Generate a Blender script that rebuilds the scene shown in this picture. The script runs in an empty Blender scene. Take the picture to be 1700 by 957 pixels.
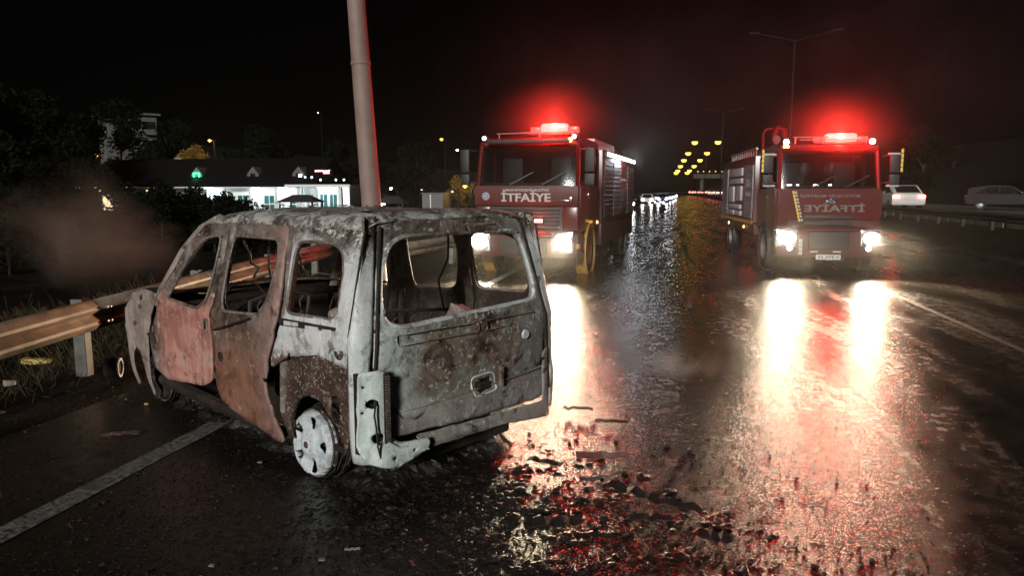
import bpy, bmesh, math, random
from mathutils import Vector, Matrix, noise
R = math.radians
scn = bpy.context.scene
COL = scn.collection
random.seed(7)

# ------------------------------------------------------------------ camera, world, sun, exposure
YAW, PITCH, FPX, CAMZ = R(12.078), R(7.446), 1228.0, 1.8
cd = bpy.data.cameras.new('camera'); cam = bpy.data.objects.new('camera', cd); COL.objects.link(cam)
cam.location = (0, 0, CAMZ); cam.rotation_euler = (R(90) - PITCH, 0, YAW)
cd.sensor_width = 36; cd.lens = FPX / 1700 * 36; cd.clip_start = .05; cd.clip_end = 3000
scn.camera = cam

SUN_AZ, SUN_EL = R(183), R(17)          # direction the light comes FROM (azimuth from +Y, clockwise)
w = bpy.data.worlds.new('World'); scn.world = w; w.use_nodes = True
nt = w.node_tree; bg = nt.nodes['Background']
sky = nt.nodes.new('ShaderNodeTexSky'); sky.sky_type = 'NISHITA'; sky.sun_disc = False
sky.sun_elevation = SUN_EL; sky.sun_rotation = SUN_AZ
nt.links.new(sky.outputs[0], bg.inputs[0]); bg.inputs[1].default_value = 0.00006
sl = bpy.data.lights.new('key_sun', 'SUN'); sl.energy = 2.7; sl.angle = R(8); sl.color = (1, .99, .94)  # added key light from behind the camera, in place of unseen lamps
so = bpy.data.objects.new('key_sun', sl); COL.objects.link(so)
dfrom = Vector((math.sin(SUN_AZ) * math.cos(SUN_EL), math.cos(SUN_AZ) * math.cos(SUN_EL), math.sin(SUN_EL)))
so.rotation_euler = dfrom.to_track_quat('Z', 'Y').to_euler(); so.location = dfrom * 60
scn.view_settings.view_transform = 'Standard'; scn.view_settings.look = 'None'
scn.view_settings.exposure = 0; scn.view_settings.gamma = 1; scn.view_settings.use_curve_mapping = False
cy = scn.cycles
cy.use_denoising = True; cy.max_bounces = 6; cy.diffuse_bounces = 2; cy.glossy_bounces = 3; cy.transmission_bounces = 3
cy.volume_bounces = 0; cy.transparent_max_bounces = 6; cy.sample_clamp_indirect = 3.0; cy.sample_clamp_direct = 40
cy.caustics_reflective = False; cy.caustics_refractive = False; cy.volume_step_rate = 2; cy.volume_max_steps = 96
cy.use_adaptive_sampling = True; cy.adaptive_threshold = .02

def at(px, py, depth):
    """world point seen at a photograph pixel at a depth along the lens axis (used for surveying positions)"""
    f = Vector((-math.sin(YAW) * math.cos(PITCH), math.cos(YAW) * math.cos(PITCH), -math.sin(PITCH)))
    r = Vector((math.cos(YAW), math.sin(YAW), 0)); d = f.cross(r)
    return Vector((0, 0, CAMZ)) + depth * (f + r * ((px - 850) / FPX) + d * ((py - 478.5) / FPX))

# ------------------------------------------------------------------ materials
M = {}
def newmat(name):
    m = bpy.data.materials.new(name); m.use_nodes = True; M[name] = m
    return m, m.node_tree, m.node_tree.nodes['Principled BSDF']
def setp(b, col=None, rough=None, metal=None, spec=None):
    if col is not None: b.inputs['Base Color'].default_value = (*col, 1)
    if rough is not None: b.inputs['Roughness'].default_value = rough
    if metal is not None: b.inputs['Metallic'].default_value = metal
    if spec is not None: b.inputs['Specular IOR Level'].default_value = spec
def nz(nt, scale, detail=4, rough=.55, coord=None, dist=0):
    n = nt.nodes.new('ShaderNodeTexNoise'); n.inputs['Scale'].default_value = scale
    n.inputs['Detail'].default_value = detail; n.inputs['Roughness'].default_value = rough; n.inputs['Distortion'].default_value = dist
    if coord is not None: nt.links.new(coord, n.inputs['Vector'])
    return n.outputs['Fac']
def ramp(nt, fac, stops, interp='LINEAR'):
    r = nt.nodes.new('ShaderNodeValToRGB'); r.color_ramp.interpolation = interp
    e = r.color_ramp.elements
    while len(e) > 1: e.remove(e[-1])
    e[0].position = stops[0][0]; e[0].color = (*stops[0][1], 1)
    for p, c in stops[1:]:
        x = e.new(p); x.color = (*c, 1)
    nt.links.new(fac, r.inputs[0]); return r.outputs[0]
def mix(nt, fac, a, b, mode='MIX'):
    n = nt.nodes.new('ShaderNodeMix'); n.data_type = 'RGBA'; n.blend_type = mode
    for i, v in ((0, fac), (6, a), (7, b)):
        if isinstance(v, (int, float)): n.inputs[i].default_value = v
        elif isinstance(v, tuple): n.inputs[i].default_value = (*v, 1)
        else: nt.links.new(v, n.inputs[i])
    return n.outputs[2]
def mth(nt, op, a, b=0.0, c=0.0):
    n = nt.nodes.new('ShaderNodeMath'); n.operation = op
    for i, v in enumerate((a, b, c)):
        if isinstance(v, (int, float)): n.inputs[i].default_value = v
        else: nt.links.new(v, n.inputs[i])
    return n.outputs[0]
def bump(nt, b, h, strength=.3, dist=.01, prev=None):
    n = nt.nodes.new('ShaderNodeBump'); n.inputs['Strength'].default_value = strength; n.inputs['Distance'].default_value = dist
    nt.links.new(h, n.inputs['Height'])
    if prev is not None: nt.links.new(prev, n.inputs['Normal'])
    nt.links.new(n.outputs[0], b.inputs['Normal']); return n.outputs[0]
def objco(nt):
    return nt.nodes.new('ShaderNodeTexCoord').outputs['Object']
def geoco(nt):
    return nt.nodes.new('ShaderNodeNewGeometry').outputs['Position']

def plain(name, col, rough=.5, metal=0, var=.25, scale=6, spec=.5, bmp=0):
    m, nt, b = newmat(name); setp(b, col, rough, metal, spec)
    f = nz(nt, scale, 5, .6, objco(nt))
    c2 = tuple(x * (1 - var) for x in col); c3 = tuple(min(1, x * (1 + var)) for x in col)
    nt.links.new(ramp(nt, f, [(.3, c2), (.7, c3)]), b.inputs['Base Color'])
    if bmp: bump(nt, b, nz(nt, scale * 8, 4, .6, objco(nt)), bmp, .01)
    return m
def emit(name, col, s, sampling='AUTO'):
    m, nt, b = newmat(name); setp(b, (.02, .02, .02), .3)
    b.inputs['Emission Color'].default_value = (*col, 1); b.inputs['Emission Strength'].default_value = s
    m.cycles.emission_sampling = sampling
    return m
def burnt(name, big, fine, ashamt, scale=3.0, rough=.75, seed=0, metal=.0, bmp=.35, soot=.5, zones=()):
    """fire damaged sheet metal: big = colour stops of the large patches, fine = (colour, amount) of flaked ash"""
    m, nt, b = newmat(name); setp(b, None, rough, metal, .3)
    mp = nt.nodes.new('ShaderNodeMapping'); mp.inputs['Location'].default_value = (seed * 3.1, seed * 1.7, seed)
    nt.links.new(objco(nt), mp.inputs[0]); co = mp.outputs[0]
    c = ramp(nt, nz(nt, scale, 8, .68, co, .6), big)
    f2 = nz(nt, scale * 7, 8, .72, co, .3)
    sep = nt.nodes.new('ShaderNodeSeparateXYZ'); nt.links.new(objco(nt), sep.inputs[0])
    for ax, lo, hi, stops in zones:                 # where the fire burnt the paint differently (worn zones with ragged borders)
        w_ = mth(nt, 'ADD', sep.outputs[ax], mth(nt, 'MULTIPLY', mth(nt, 'SUBTRACT', nz(nt, 5.5, 7, .68, co, .5), .5), .75 * abs(hi - lo) + .18))
        mr = nt.nodes.new('ShaderNodeMapRange'); mr.inputs[1].default_value = lo; mr.inputs[2].default_value = hi; nt.links.new(w_, mr.inputs[0])
        c = mix(nt, mr.outputs[0], c, ramp(nt, nz(nt, scale * 1.3, 8, .7, co, .8), stops))
    c = mix(nt, ramp(nt, f2, [(.60 - ashamt * .2, (0, 0, 0)), (.66 - ashamt * .16, (1, 1, 1))]), c, fine)
    s = ramp(nt, nz(nt, scale * 1.6, 7, .7, co, 1.2), [(.56, (0, 0, 0)), (.66, (soot,) * 3)])
    c = mix(nt, s, c, (.016, .013, .011))
    sp = ramp(nt, nz(nt, 95, 3, .6, co), [(.64, (0, 0, 0)), (.69, (.75,) * 3)])
    c = mix(nt, sp, c, (.02, .014, .011))
    # drip streaks running down the metal
    mp2 = nt.nodes.new('ShaderNodeMapping'); mp2.inputs['Scale'].default_value = (1, 1, .12); nt.links.new(co, mp2.inputs[0])
    st = ramp(nt, nz(nt, 26, 4, .6, mp2.outputs[0]), [(.35, (.82,) * 3), (.6, (1, 1, 1))])
    c = mix(nt, 1.0, c, st, 'MULTIPLY')
    nt.links.new(c, b.inputs['Base Color'])
    nt.links.new(ramp(nt, f2, [(.3, (rough - .3,) * 3), (.7, (min(1, rough + .15),) * 3)]), b.inputs['Roughness'])
    n1 = bump(nt, b, nz(nt, 5, 3, .5, co), .25, .03)
    bump(nt, b, nz(nt, scale * 9, 8, .7, co, .3), bmp, .008, n1)
    return m

GREYB = [(.33, (.022, .017, .014)), (.43, (.085, .06, .048)), (.52, (.17, .13, .11)), (.60, (.26, .225, .20)), (.68, (.46, .44, .42)), (.76, (.16, .12, .10))]
BROWN = [(.32, (.045, .026, .02)), (.45, (.11, .06, .042)), (.58, (.19, .115, .085)), (.72, (.10, .06, .045))]
PALE = [(.32, (.10, .08, .07)), (.40, (.34, .32, .30)), (.46, (.62, .62, .62)), (.60, (.78, .78, .79)), (.68, (.44, .42, .40)), (.76, (.16, .12, .10))]
burnt('door_front', [(.28, (.26, .115, .09)), (.42, (.42, .18, .145)), (.52, (.58, .27, .225)), (.60, (.50, .33, .26)), (.68, (.30, .17, .13)), (.78, (.16, .09, .07))], (.52, .38, .32), .12, 2.6, .62, 1, soot=.7, zones=((2, .92, 1.08, GREYB), (0, 1.95, 2.15, GREYB)))
burnt('door_slide', [(.3, (.075, .036, .025)), (.46, (.17, .075, .05)), (.58, (.28, .135, .09)), (.72, (.21, .13, .10))], (.36, .25, .19), .05, 2.4, .62, 2, soot=.75, zones=((2, .62, .95, GREYB), (0, .55, .22, [(.35, (.20, .12, .10)), (.55, (.40, .25, .22)), (.7, (.26, .2, .18))])))
burnt('quarter', PALE, (.72, .73, .72), .35, 3.0, .7, 3, soot=.75, zones=((2, 1.42, 1.56, GREYB), (2, .86, .76, BROWN)))
burnt('column', [(.30, (.16, .15, .14)), (.38, (.40, .42, .41)), (.46, (.60, .63, .62)), (.60, (.70, .73, .73)), (.70, (.40, .40, .38)), (.78, (.18, .16, .14))], (.76, .78, .77), .3, 3.6, .5, 4, soot=.6, zones=((2, 1.36, 1.58, GREYB),))
burnt('arch', [(.3, (.025, .016, .012)), (.46, (.06, .034, .024)), (.56, (.11, .06, .042)), (.68, (.24, .19, .155))], (.40, .36, .31), .25, 6, .85, 5, bmp=.7)
burnt('tailgate', [(.33, (.035, .022, .016)), (.41, (.11, .07, .05)), (.47, (.21, .155, .12)), (.52, (.15, .145, .11)), (.58, (.26, .28, .25)), (.66, (.46, .49, .47)), (.74, (.24, .21, .18))], (.50, .51, .49), .22, 3.8, .72, 6, soot=.9, zones=((1, .38, .60, [(.34, (.10, .10, .08)), (.42, (.30, .33, .30)), (.50, (.54, .59, .57)), (.62, (.66, .71, .69)), (.72, (.22, .24, .19))]), (2, 1.42, 1.60, GREYB), (1, -.30, -.62, [(.3, (.12, .105, .09)), (.5, (.24, .225, .205)), (.7, (.31, .30, .28))]), (2, .60, .50, [(.3, (.16, .135, .12)), (.5, (.30, .27, .245)), (.7, (.38, .36, .335))])))
burnt('bracket', [(.28, (.44, .52, .485)), (.5, (.62, .70, .665)), (.7, (.72, .78, .75))], (.76, .80, .78), .2, 4, .6, 7, soot=.4)
burnt('roof', [(.34, (.03, .024, .02)), (.44, (.11, .09, .075)), (.52, (.22, .195, .175)), (.58, (.50, .49, .46)), (.66, (.30, .27, .25)), (.74, (.10, .08, .07))], (.62, .61, .58), .3, 4.2, .75, 8, soot=.85)
burnt('frame', [(.3, (.05, .04, .034)), (.5, (.17, .13, .11)), (.64, (.28, .25, .23))], (.42, .41, .39), .15, 5, .6, 9)
burnt('fender', [(.3, (.16, .12, .10)), (.48, (.30, .235, .20)), (.62, (.42, .35, .31))], (.48, .42, .37), .1, 2.8, .7, 10, soot=.8)
burnt('char', [(.3, (.010, .008, .007)), (.5, (.024, .018, .015)), (.66, (.055, .036, .026))], (.11, .095, .08), .0, 8, .8, 11, bmp=.8)
burnt('wheelmetal', [(.3, (.42, .46, .49)), (.5, (.62, .66, .69)), (.66, (.74, .78, .80))], (.78, .81, .83), .2, 6, .5, 12, soot=.5, bmp=.25)
burnt('soot_inner', [(.3, (.012, .009, .008)), (.5, (.04, .027, .021)), (.64, (.10, .07, .055))], (.16, .13, .11), .05, 4, .8, 13, bmp=.5)
m, nt, b = newmat('wet_ash'); co = geoco(nt); setp(b, None, None, 0, .5)
nt.links.new(ramp(nt, nz(nt, 16, 7, .7, co, .4), [(.35, (.006, .005, .0045)), (.55, (.018, .015, .013)), (.68, (.045, .038, .033)), (.76, (.12, .11, .10))]), b.inputs['Base Color'])
nt.links.new(ramp(nt, nz(nt, 22, 5, .6, co), [(.38, (.09,) * 3), (.62, (.42,) * 3)]), b.inputs['Roughness'])
bump(nt, b, nz(nt, 70, 6, .7, co), .7, .012)

plain('truck_red', (.085, .005, .005), .28, 0, .12, 3); plain('truck_red_dull', (.055, .007, .006), .5, 0, .2, 5)
plain('truck_dark', (.022, .02, .02), .55, 0, .3, 9); plain('rubber', (.016, .016, .016), .8, 0, .3, 20)
plain('truck_white', (.38, .38, .375), .4, 0, .1, 4); plain('truck_grey', (.12, .12, .125), .45, .3, .2, 6)
plain('steel', (.40, .40, .41), .38, .7, .2, 12); plain('chrome', (.62, .62, .64), .15, 1, .08, 8)
plain('shutter', (.22, .23, .245), .4, .5, .15, 4)
plain('letter_grey', (.15, .14, .13), .5, 0, .5, 20); plain('letter_white', (.46, .46, .44), .45, 0, .06, 9); plain('emblem_blue', (.10, .14, .28), .4, 0, .2, 9); plain('emblem_grey', (.34, .38, .46), .4, 0, .2, 12)  # second engine's letters use a darker, more uneven white
plain('tape_yellow', (.80, .62, .10), .35, 0, .1, 14); plain('amber_paint', (.50, .28, .06), .5, 0, .2, 8); plain('plate_white', (.62, .62, .60), .4, 0, .08, 9)
plain('pole_paint', (.24, .165, .14), .62, 0, .22, 2.2, .4, .25)
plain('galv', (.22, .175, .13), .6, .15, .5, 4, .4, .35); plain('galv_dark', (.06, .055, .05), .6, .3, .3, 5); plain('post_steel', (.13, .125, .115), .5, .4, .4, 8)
plain('concrete', (.34, .28, .21), .85, 0, .25, 3, .3, .3); plain('concrete_unlit', (.06, .055, .05), .85, 0, .25, 1, .3, .2); plain('plaster_white', (.74, .75, .74), .8, 0, .06, 2, .3)
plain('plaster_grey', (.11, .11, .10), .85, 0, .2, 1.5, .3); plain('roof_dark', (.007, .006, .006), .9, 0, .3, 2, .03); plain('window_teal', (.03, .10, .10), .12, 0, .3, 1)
plain('window_dark', (.012, .013, .015), .1, 0, .3, 1); plain('canopy_cloth', (.025, .022, .02), .9, 0, .3, 3); plain('bark', (.045, .032, .022), .9, 0, .3, 10, .3, .5)
plain('carton', (.50, .46, .38), .8, 0, .2, 9); plain('yellow_litter', (.50, .36, .10), .6, 0, .25, 9); plain('seat_spring', (.10, .07, .055), .6, .5, .4, 20)
plain('car_white', (.62, .62, .60), .3, 0, .06, 3); plain('car_dark', (.018, .018, .02), .25, .2, .15, 3); plain('car_silver', (.33, .33, .34), .3, .5, .1, 3); plain('car_blue', (.05, .07, .14), .3, .2, .1, 3)
plain('box_grey', (.13, .12, .118), .7, 0, .12, 2); plain('dish', (.42, .44, .46), .5, 0, .1, 5); plain('lamp_head', (.012, .011, .0105), .7, 0, .2, 5, .1)

emit('head_lamp', (1, .93, .78), 60); emit('red_beacon', (1, .035, .025), 3.5); emit('red_core', (1, .13, .11), 5)
emit('red_small', (1, .06, .05), 30); emit('white_lamp', (.92, .97, 1), 16); emit('led_strip', (.86, .94, 1), 7); emit('amber_lamp', (1, .55, .12), 9)
emit('sodium', (1, .60, .08), 4, 'NONE'); emit('sodium_far', (1, .60, .08), 2.4, 'NONE'); emit('far_white', (.95, .97, 1), 130, 'NONE'); emit('far_red', (1, .05, .03), 60, 'NONE')
emit('neon_green', (.06, 1, .42), 5, 'NONE'); emit('neon_pink', (1, .55, .60), 3.2, 'NONE'); emit('lit_window', (1, .78, .42), 1.6, 'NONE'); emit('cool_tube', (.80, .98, 1), 14, 'NONE')
emit('ember', (1, .16, .05), 3.0, 'NONE'); emit('teal_glow', (.32, .80, .76), .55, 'NONE'); emit('violet_glow', (.42, .36, 1), .9, 'NONE')

m, nt, b = newmat('glass_dark'); setp(b, (.004, .004, .0045), .05, 0, .6)
tr = nt.nodes.new('ShaderNodeBsdfTransparent'); tr.inputs[0].default_value = (.62, .64, .66, 1); mx = nt.nodes.new('ShaderNodeMixShader')
fr_ = nt.nodes.new('ShaderNodeFresnel'); fr_.inputs[0].default_value = 1.45
nt.links.new(mth(nt, 'ADD', fr_.outputs[0], .28), mx.inputs[0]); nt.links.new(tr.outputs[0], mx.inputs[1]); nt.links.new(b.outputs[0], mx.inputs[2]); nt.links.new(mx.outputs[0], nt.nodes['Material Output'].inputs[0])
# wet asphalt
m, nt, b = newmat('wet_asphalt'); co = geoco(nt); setp(b, None, None, 0, .5)
tm = nt.nodes.new('ShaderNodeMapping'); tm.inputs['Scale'].default_value = (1.6, .22, 1); nt.links.new(co, tm.inputs[0])
f1 = nz(nt, 1.0, 7, .65, tm.outputs[0], .5); f2 = nz(nt, 7, 6, .65, co)
c = ramp(nt, f1, [(.3, (.0065, .0055, .0045)), (.6, (.014, .0115, .009)), (.75, (.024, .020, .016))])
c = mix(nt, ramp(nt, nz(nt, 90, 3, .6, co), [(.5, (0, 0, 0)), (.72, (.7,) * 3)]), c, (.04, .038, .034))
c = mix(nt, ramp(nt, f2, [(.52, (0, 0, 0)), (.66, (.8,) * 3)]), c, (.008, .007, .0065))
nt.links.new(c, b.inputs['Base Color'])
nt.links.new(ramp(nt, mth(nt, 'ADD', mth(nt, 'MULTIPLY', f1, .6), mth(nt, 'MULTIPLY', f2, .4)), [(.36, (.10,) * 3), (.5, (.20,) * 3), (.62, (.36,) * 3)]), b.inputs['Roughness'])
vo = nt.nodes.new('ShaderNodeTexVoronoi'); vo.inputs['Scale'].default_value = 130; nt.links.new(co, vo.inputs['Vector'])
rm = nt.nodes.new('ShaderNodeMapping'); rm.inputs['Scale'].default_value = (.8, 4.5, 1); nt.links.new(co, rm.inputs[0])
n00 = bump(nt, b, nz(nt, 1.6, 5, .6, rm.outputs[0], .6), .20, .02)
n0 = bump(nt, b, nz(nt, 2.2, 4, .5, co), .05, .03, n00)
n1 = bump(nt, b, nz(nt, 9, 6, .65, co), .10, .016, n0)
n2 = bump(nt, b, nz(nt, 60, 5, .7, co), .30, .008, n1)
bump(nt, b, vo.outputs['Distance'], .24, .006, n2)

m, nt, b = newmat('road_paint'); co = geoco(nt); setp(b, None, .55, 0, .4)
f = nz(nt, 26, 6, .7, co); g = nz(nt, 3, 4, .6, co)
c = ramp(nt, f, [(.38, (.02, .019, .018)), (.50, (.14, .14, .125)), (.7, (.30, .30, .27))])
nt.links.new(mix(nt, ramp(nt, g, [(.5, (0, 0, 0)), (.68, (.75,) * 3)]), c, (.05, .046, .04)), b.inputs['Base Color'])
bump(nt, b, nz(nt, 60, 5, .7, co), .6, .008)

m, nt, b = newmat('road_paint_worn'); co = geoco(nt); setp(b, None, .4, 0, .4)
nt.links.new(ramp(nt, nz(nt, 22, 6, .7, co), [(.42, (.012, .0115, .011)), (.54, (.05, .048, .042)), (.7, (.12, .115, .10))]), b.inputs['Base Color']); bump(nt, b, nz(nt, 60, 5, .7, co), .5, .008)
m, nt, b = newmat('soil'); co = geoco(nt); setp(b, None, .9, 0, .05)
nt.links.new(ramp(nt, nz(nt, 1.3, 9, .7, co, .5), [(.3, (.004, .0035, .0027)), (.5, (.010, .0085, .0065)), (.7, (.032, .026, .019))]), b.inputs['Base Color'])
bump(nt, b, nz(nt, 18, 8, .7, co), .8, .03)
m, nt, b = newmat('far_asphalt'); co = geoco(nt); setp(b, None, .55, 0, .4)
nt.links.new(ramp(nt, nz(nt, 1.2, 6, .6, co), [(.3, (.07, .07, .06)), (.7, (.13, .13, .115))]), b.inputs['Base Color'])
m, nt, b = newmat('water'); setp(b, (.012, .013, .014), .03, 0, .6); bump(nt, b, nz(nt, 9, 3, .5, geoco(nt)), .05, .01)
def leafmat(name, a, c):
    m, nt, b = newmat(name); setp(b, None, .8, 0, .04)
    nt.links.new(ramp(nt, nz(nt, 1.6, 3, .5, objco(nt)), [(.35, a), (.65, c)]), b.inputs['Base Color'])
leafmat('leaf', (.003, .005, .0025), (.008, .011, .005)); leafmat('leaf_dry', (.035, .028, .016), (.085, .066, .036)); leafmat('leaf_lamplit', (.14, .09, .025), (.24, .16, .04))  # the last one has warm lamplight put into its leaf colour

# ------------------------------------------------------------------ mesh helpers
class MB:
    def __init__(s): s.v = []; s.f = []
    def add(s, vs, fs):
        n = len(s.v); s.v += [tuple(x) for x in vs]; s.f += [tuple(i + n for i in f) for f in fs]; return s
    def box(s, x0, x1, y0, y1, z0, z1, bev=0):
        if bev:
            bm = bmesh.new(); bmesh.ops.create_cube(bm, size=1)
            bmesh.ops.scale(bm, vec=(x1 - x0, y1 - y0, z1 - z0), verts=bm.verts)
            bmesh.ops.translate(bm, vec=((x0 + x1) / 2, (y0 + y1) / 2, (z0 + z1) / 2), verts=bm.verts)
            bmesh.ops.bevel(bm, geom=bm.edges[:], offset=bev, segments=2, affect='EDGES', profile=.6)
            bm.verts.index_update(); s.add([v.co for v in bm.verts], [[v.index for v in f.verts] for f in bm.faces]); bm.free(); return s
        return s.add([(x0, y0, z0), (x1, y0, z0), (x1, y1, z0), (x0, y1, z0), (x0, y0, z1), (x1, y0, z1), (x1, y1, z1), (x0, y1, z1)],
                     [(0, 3, 2, 1), (4, 5, 6, 7), (0, 1, 5, 4), (1, 2, 6, 5), (2, 3, 7, 6), (3, 0, 4, 7)])
    def tube(s, pts, r, n=8, cap=True):
        pts = [Vector(p) for p in pts]; rs = r if isinstance(r, (list, tuple)) else [r] * len(pts)
        rings = []; up = Vector((0, 0, 1)); pr = None
        for i, p in enumerate(pts):
            t = (pts[min(i + 1, len(pts) - 1)] - pts[max(i - 1, 0)]).normalized()
            if pr is None:
                a = t.cross(up if abs(t.z) < .95 else Vector((1, 0, 0))).normalized()
            else:
                a = (pr - t * pr.dot(t)).normalized()
            pr = a; c = t.cross(a)
            rings.append([p + (a * math.cos(k * 2 * math.pi / n) + c * math.sin(k * 2 * math.pi / n)) * rs[i] for k in range(n)])
        vs = [v for q in rings for v in q]; fs = []
        for i in range(len(pts) - 1):
            for k in range(n): fs.append((i * n + k, i * n + (k + 1) % n, (i + 1) * n + (k + 1) % n, (i + 1) * n + k))
        if cap: fs += [tuple(reversed(range(n))), tuple((len(pts) - 1) * n + k for k in range(n))]
        return s.add(vs, fs)
    def lathe(s, prof, n=24, axis='Z', o=(0, 0, 0), closed=False):
        vs = []; o = Vector(o)
        for k in range(n):
            a = 2 * math.pi * k / n
            for r, h in prof:
                x, y = r * math.cos(a), r * math.sin(a)
                vs.append(o + Vector({'Z': (x, y, h), 'X': (h, x, y), 'Y': (x, h, y)}[axis]))
        P = len(prof); fs = []
        for k in range(n):
            for i in range(P - 1 + (1 if closed else 0)):
                j = (i + 1) % P; k2 = (k + 1) % n
                fs.append((k * P + i, k2 * P + i, k2 * P + j, k * P + j))
        return s.add(vs, fs)
    def prism(s, poly, a, b_, axis='X'):
        def mk(p, h): return {'X': (h, p[0], p[1]), 'Y': (p[0], h, p[1]), 'Z': (p[0], p[1], h)}[axis]
        n = len(poly)
        return s.add([mk(p, a) for p in poly] + [mk(p, b_) for p in poly],
                     [tuple(reversed(range(n))), tuple(range(n, 2 * n))] + [(i, (i + 1) % n, (i + 1) % n + n, i + n) for i in range(n)])
    def build(s, name, mat, parent=None, smooth=False, recalc=True, bev=0):
        me = bpy.data.meshes.new(name); me.from_pydata(s.v, [], s.f)
        if recalc:
            bm = bmesh.new(); bm.from_mesh(me); bmesh.ops.recalc_face_normals(bm, faces=bm.faces[:])
            if bev: bmesh.ops.bevel(bm, geom=[e for e in bm.edges if e.is_manifold and e.calc_face_angle(0) > .5], offset=bev, segments=2, affect='EDGES', clamp_overlap=True)
            bm.to_mesh(me); bm.free()
        if smooth: me.polygons.foreach_set('use_smooth', [True] * len(me.polygons)); me.set_sharp_from_angle(angle=R(40))
        return link(name, me, mat, parent)
def link(name, me, mat, parent=None):
    o = bpy.data.objects.new(name, me); COL.objects.link(o)
    if mat and not me.materials: me.materials.append(M[mat])
    if parent is not None: o.parent = parent
    return o
def tag(o, label=None, cat=None, group=None, kind=None):
    if label: o['label'] = label
    if cat: o['category'] = cat
    if group: o['group'] = group
    if kind: o['kind'] = kind
    return o
def thing(name, loc, rz, label, cat, group=None):
    o = bpy.data.objects.new(name, None); COL.objects.link(o); o.location = loc; o.rotation_euler = (0, 0, rz); o.empty_display_size = .2
    return tag(o, label, cat, group)
def copy_tree(o, parent=None):
    c = o.copy(); COL.objects.link(c); c.parent = parent
    for ch in [x for x in bpy.data.objects if x.parent == o]: copy_tree(ch, c)
    return c
def text(name, s, size, mat, parent, loc, rot, mirror=False, bold=.02, extrude=.004, width=None):
    cu = bpy.data.curves.new(name, 'FONT'); cu.body = s; cu.size = size; cu.offset = bold * size; cu.extrude = extrude
    cu.align_x = 'CENTER'; cu.align_y = 'CENTER'; cu.resolution_u = 3
    t = bpy.data.objects.new(name, cu); COL.objects.link(t)
    dg = bpy.context.evaluated_depsgraph_get(); me = bpy.data.meshes.new_from_object(t.evaluated_get(dg))
    bpy.data.objects.remove(t); bpy.data.curves.remove(cu)
    xs = [v.co.x for v in me.vertices]; k = width / (max(xs) - min(xs)) if width else 1
    for v in me.vertices: v.co.x *= -k if mirror else k
    if mirror: me.flip_normals()
    me.materials.clear(); me.name = name
    o = link(name, me, mat, parent); o.location = loc; o.rotation_euler = rot; return o
def light(kind, name, loc, energy, col, parent=None, radius=.1, rot=None, spot=None, blend=1):
    l = bpy.data.lights.new(name, kind); l.energy = energy; l.color = col
    if kind in ('POINT', 'SPOT'): l.shadow_soft_size = radius
    if kind == 'SPOT': l.spot_size = spot; l.spot_blend = blend
    o = bpy.data.objects.new(name, l); COL.objects.link(o); o.location = loc
    if rot: o.rotation_euler = rot
    if parent is not None: o.parent = parent
    return o
def rp(pts, r=.03, n=4):
    out = []; N = len(pts)
    for i in range(N):
        p = Vector(pts[i]).to_2d(); a = Vector(pts[i - 1]).to_2d() - p; c = Vector(pts[(i + 1) % N]).to_2d() - p
        ra = min(r, a.length * .45); rc = min(r, c.length * .45); A = p + a.normalized() * ra; Cc = p + c.normalized() * rc
        for k in range(n + 1):
            t = k / n; out.append(A * (1 - t) ** 2 + p * 2 * t * (1 - t) + Cc * t * t)
    return out
def panel(name, outline, holes, mapf, outward, mat, parent, thick=.014, step=.06, dent=.006, seed=0, jag=.009, inner='soot_inner'):
    bm = bmesh.new(); ed = []
    for loop in [outline] + holes:
        vs = [bm.verts.new((p[0], p[1], 0)) for p in loop]
        ed += [bm.edges.new((vs[i], vs[(i + 1) % len(vs)])) for i in range(len(vs))]
    bmesh.ops.triangle_fill(bm, use_beauty=True, edges=ed)
    xs = [p[0] for p in outline]; ys = [p[1] for p in outline]
    for ax, lo, hi in ((0, min(xs), max(xs)), (1, min(ys), max(ys))):
        t = lo + step
        while t < hi - .004:
            co = [0, 0, 0]; no = [0, 0, 0]; co[ax] = t; no[ax] = 1
            bmesh.ops.bisect_plane(bm, geom=bm.verts[:] + bm.edges[:] + bm.faces[:], plane_co=co, plane_no=no); t += step
    ow = Vector(outward)
    for v in bm.verts:
        u, z = v.co.x, v.co.y
        if v.is_boundary:
            u += noise.noise((u * 14 + seed, z * 14, 3)) * jag; z += noise.noise((u * 14, z * 14 + seed, 8)) * jag
        p = Vector(mapf(u, z)); q = Vector((p.x * 2.2 + seed, p.y * 2.2, p.z * 2.2))
        v.co = p + ow * (noise.noise(q) * dent + noise.noise(q * 3.1) * dent * .4)
    bmesh.ops.recalc_face_normals(bm, faces=bm.faces[:])
    if sum((f.normal * f.calc_area() for f in bm.faces), Vector()).dot(ow) < 0: bmesh.ops.reverse_faces(bm, faces=bm.faces[:])
    me = bpy.data.meshes.new(name); bm.to_mesh(me); bm.free()
    me.polygons.foreach_set('use_smooth', [True] * len(me.polygons))
    o = link(name, me, mat, parent)
    md = o.modifiers.new('Thickness', 'SOLIDIFY'); md.thickness = thick; md.offset = -1; md.use_even_offset = False
    if inner: me.materials.append(M[inner]); md.material_offset = 1
    return o

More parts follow.
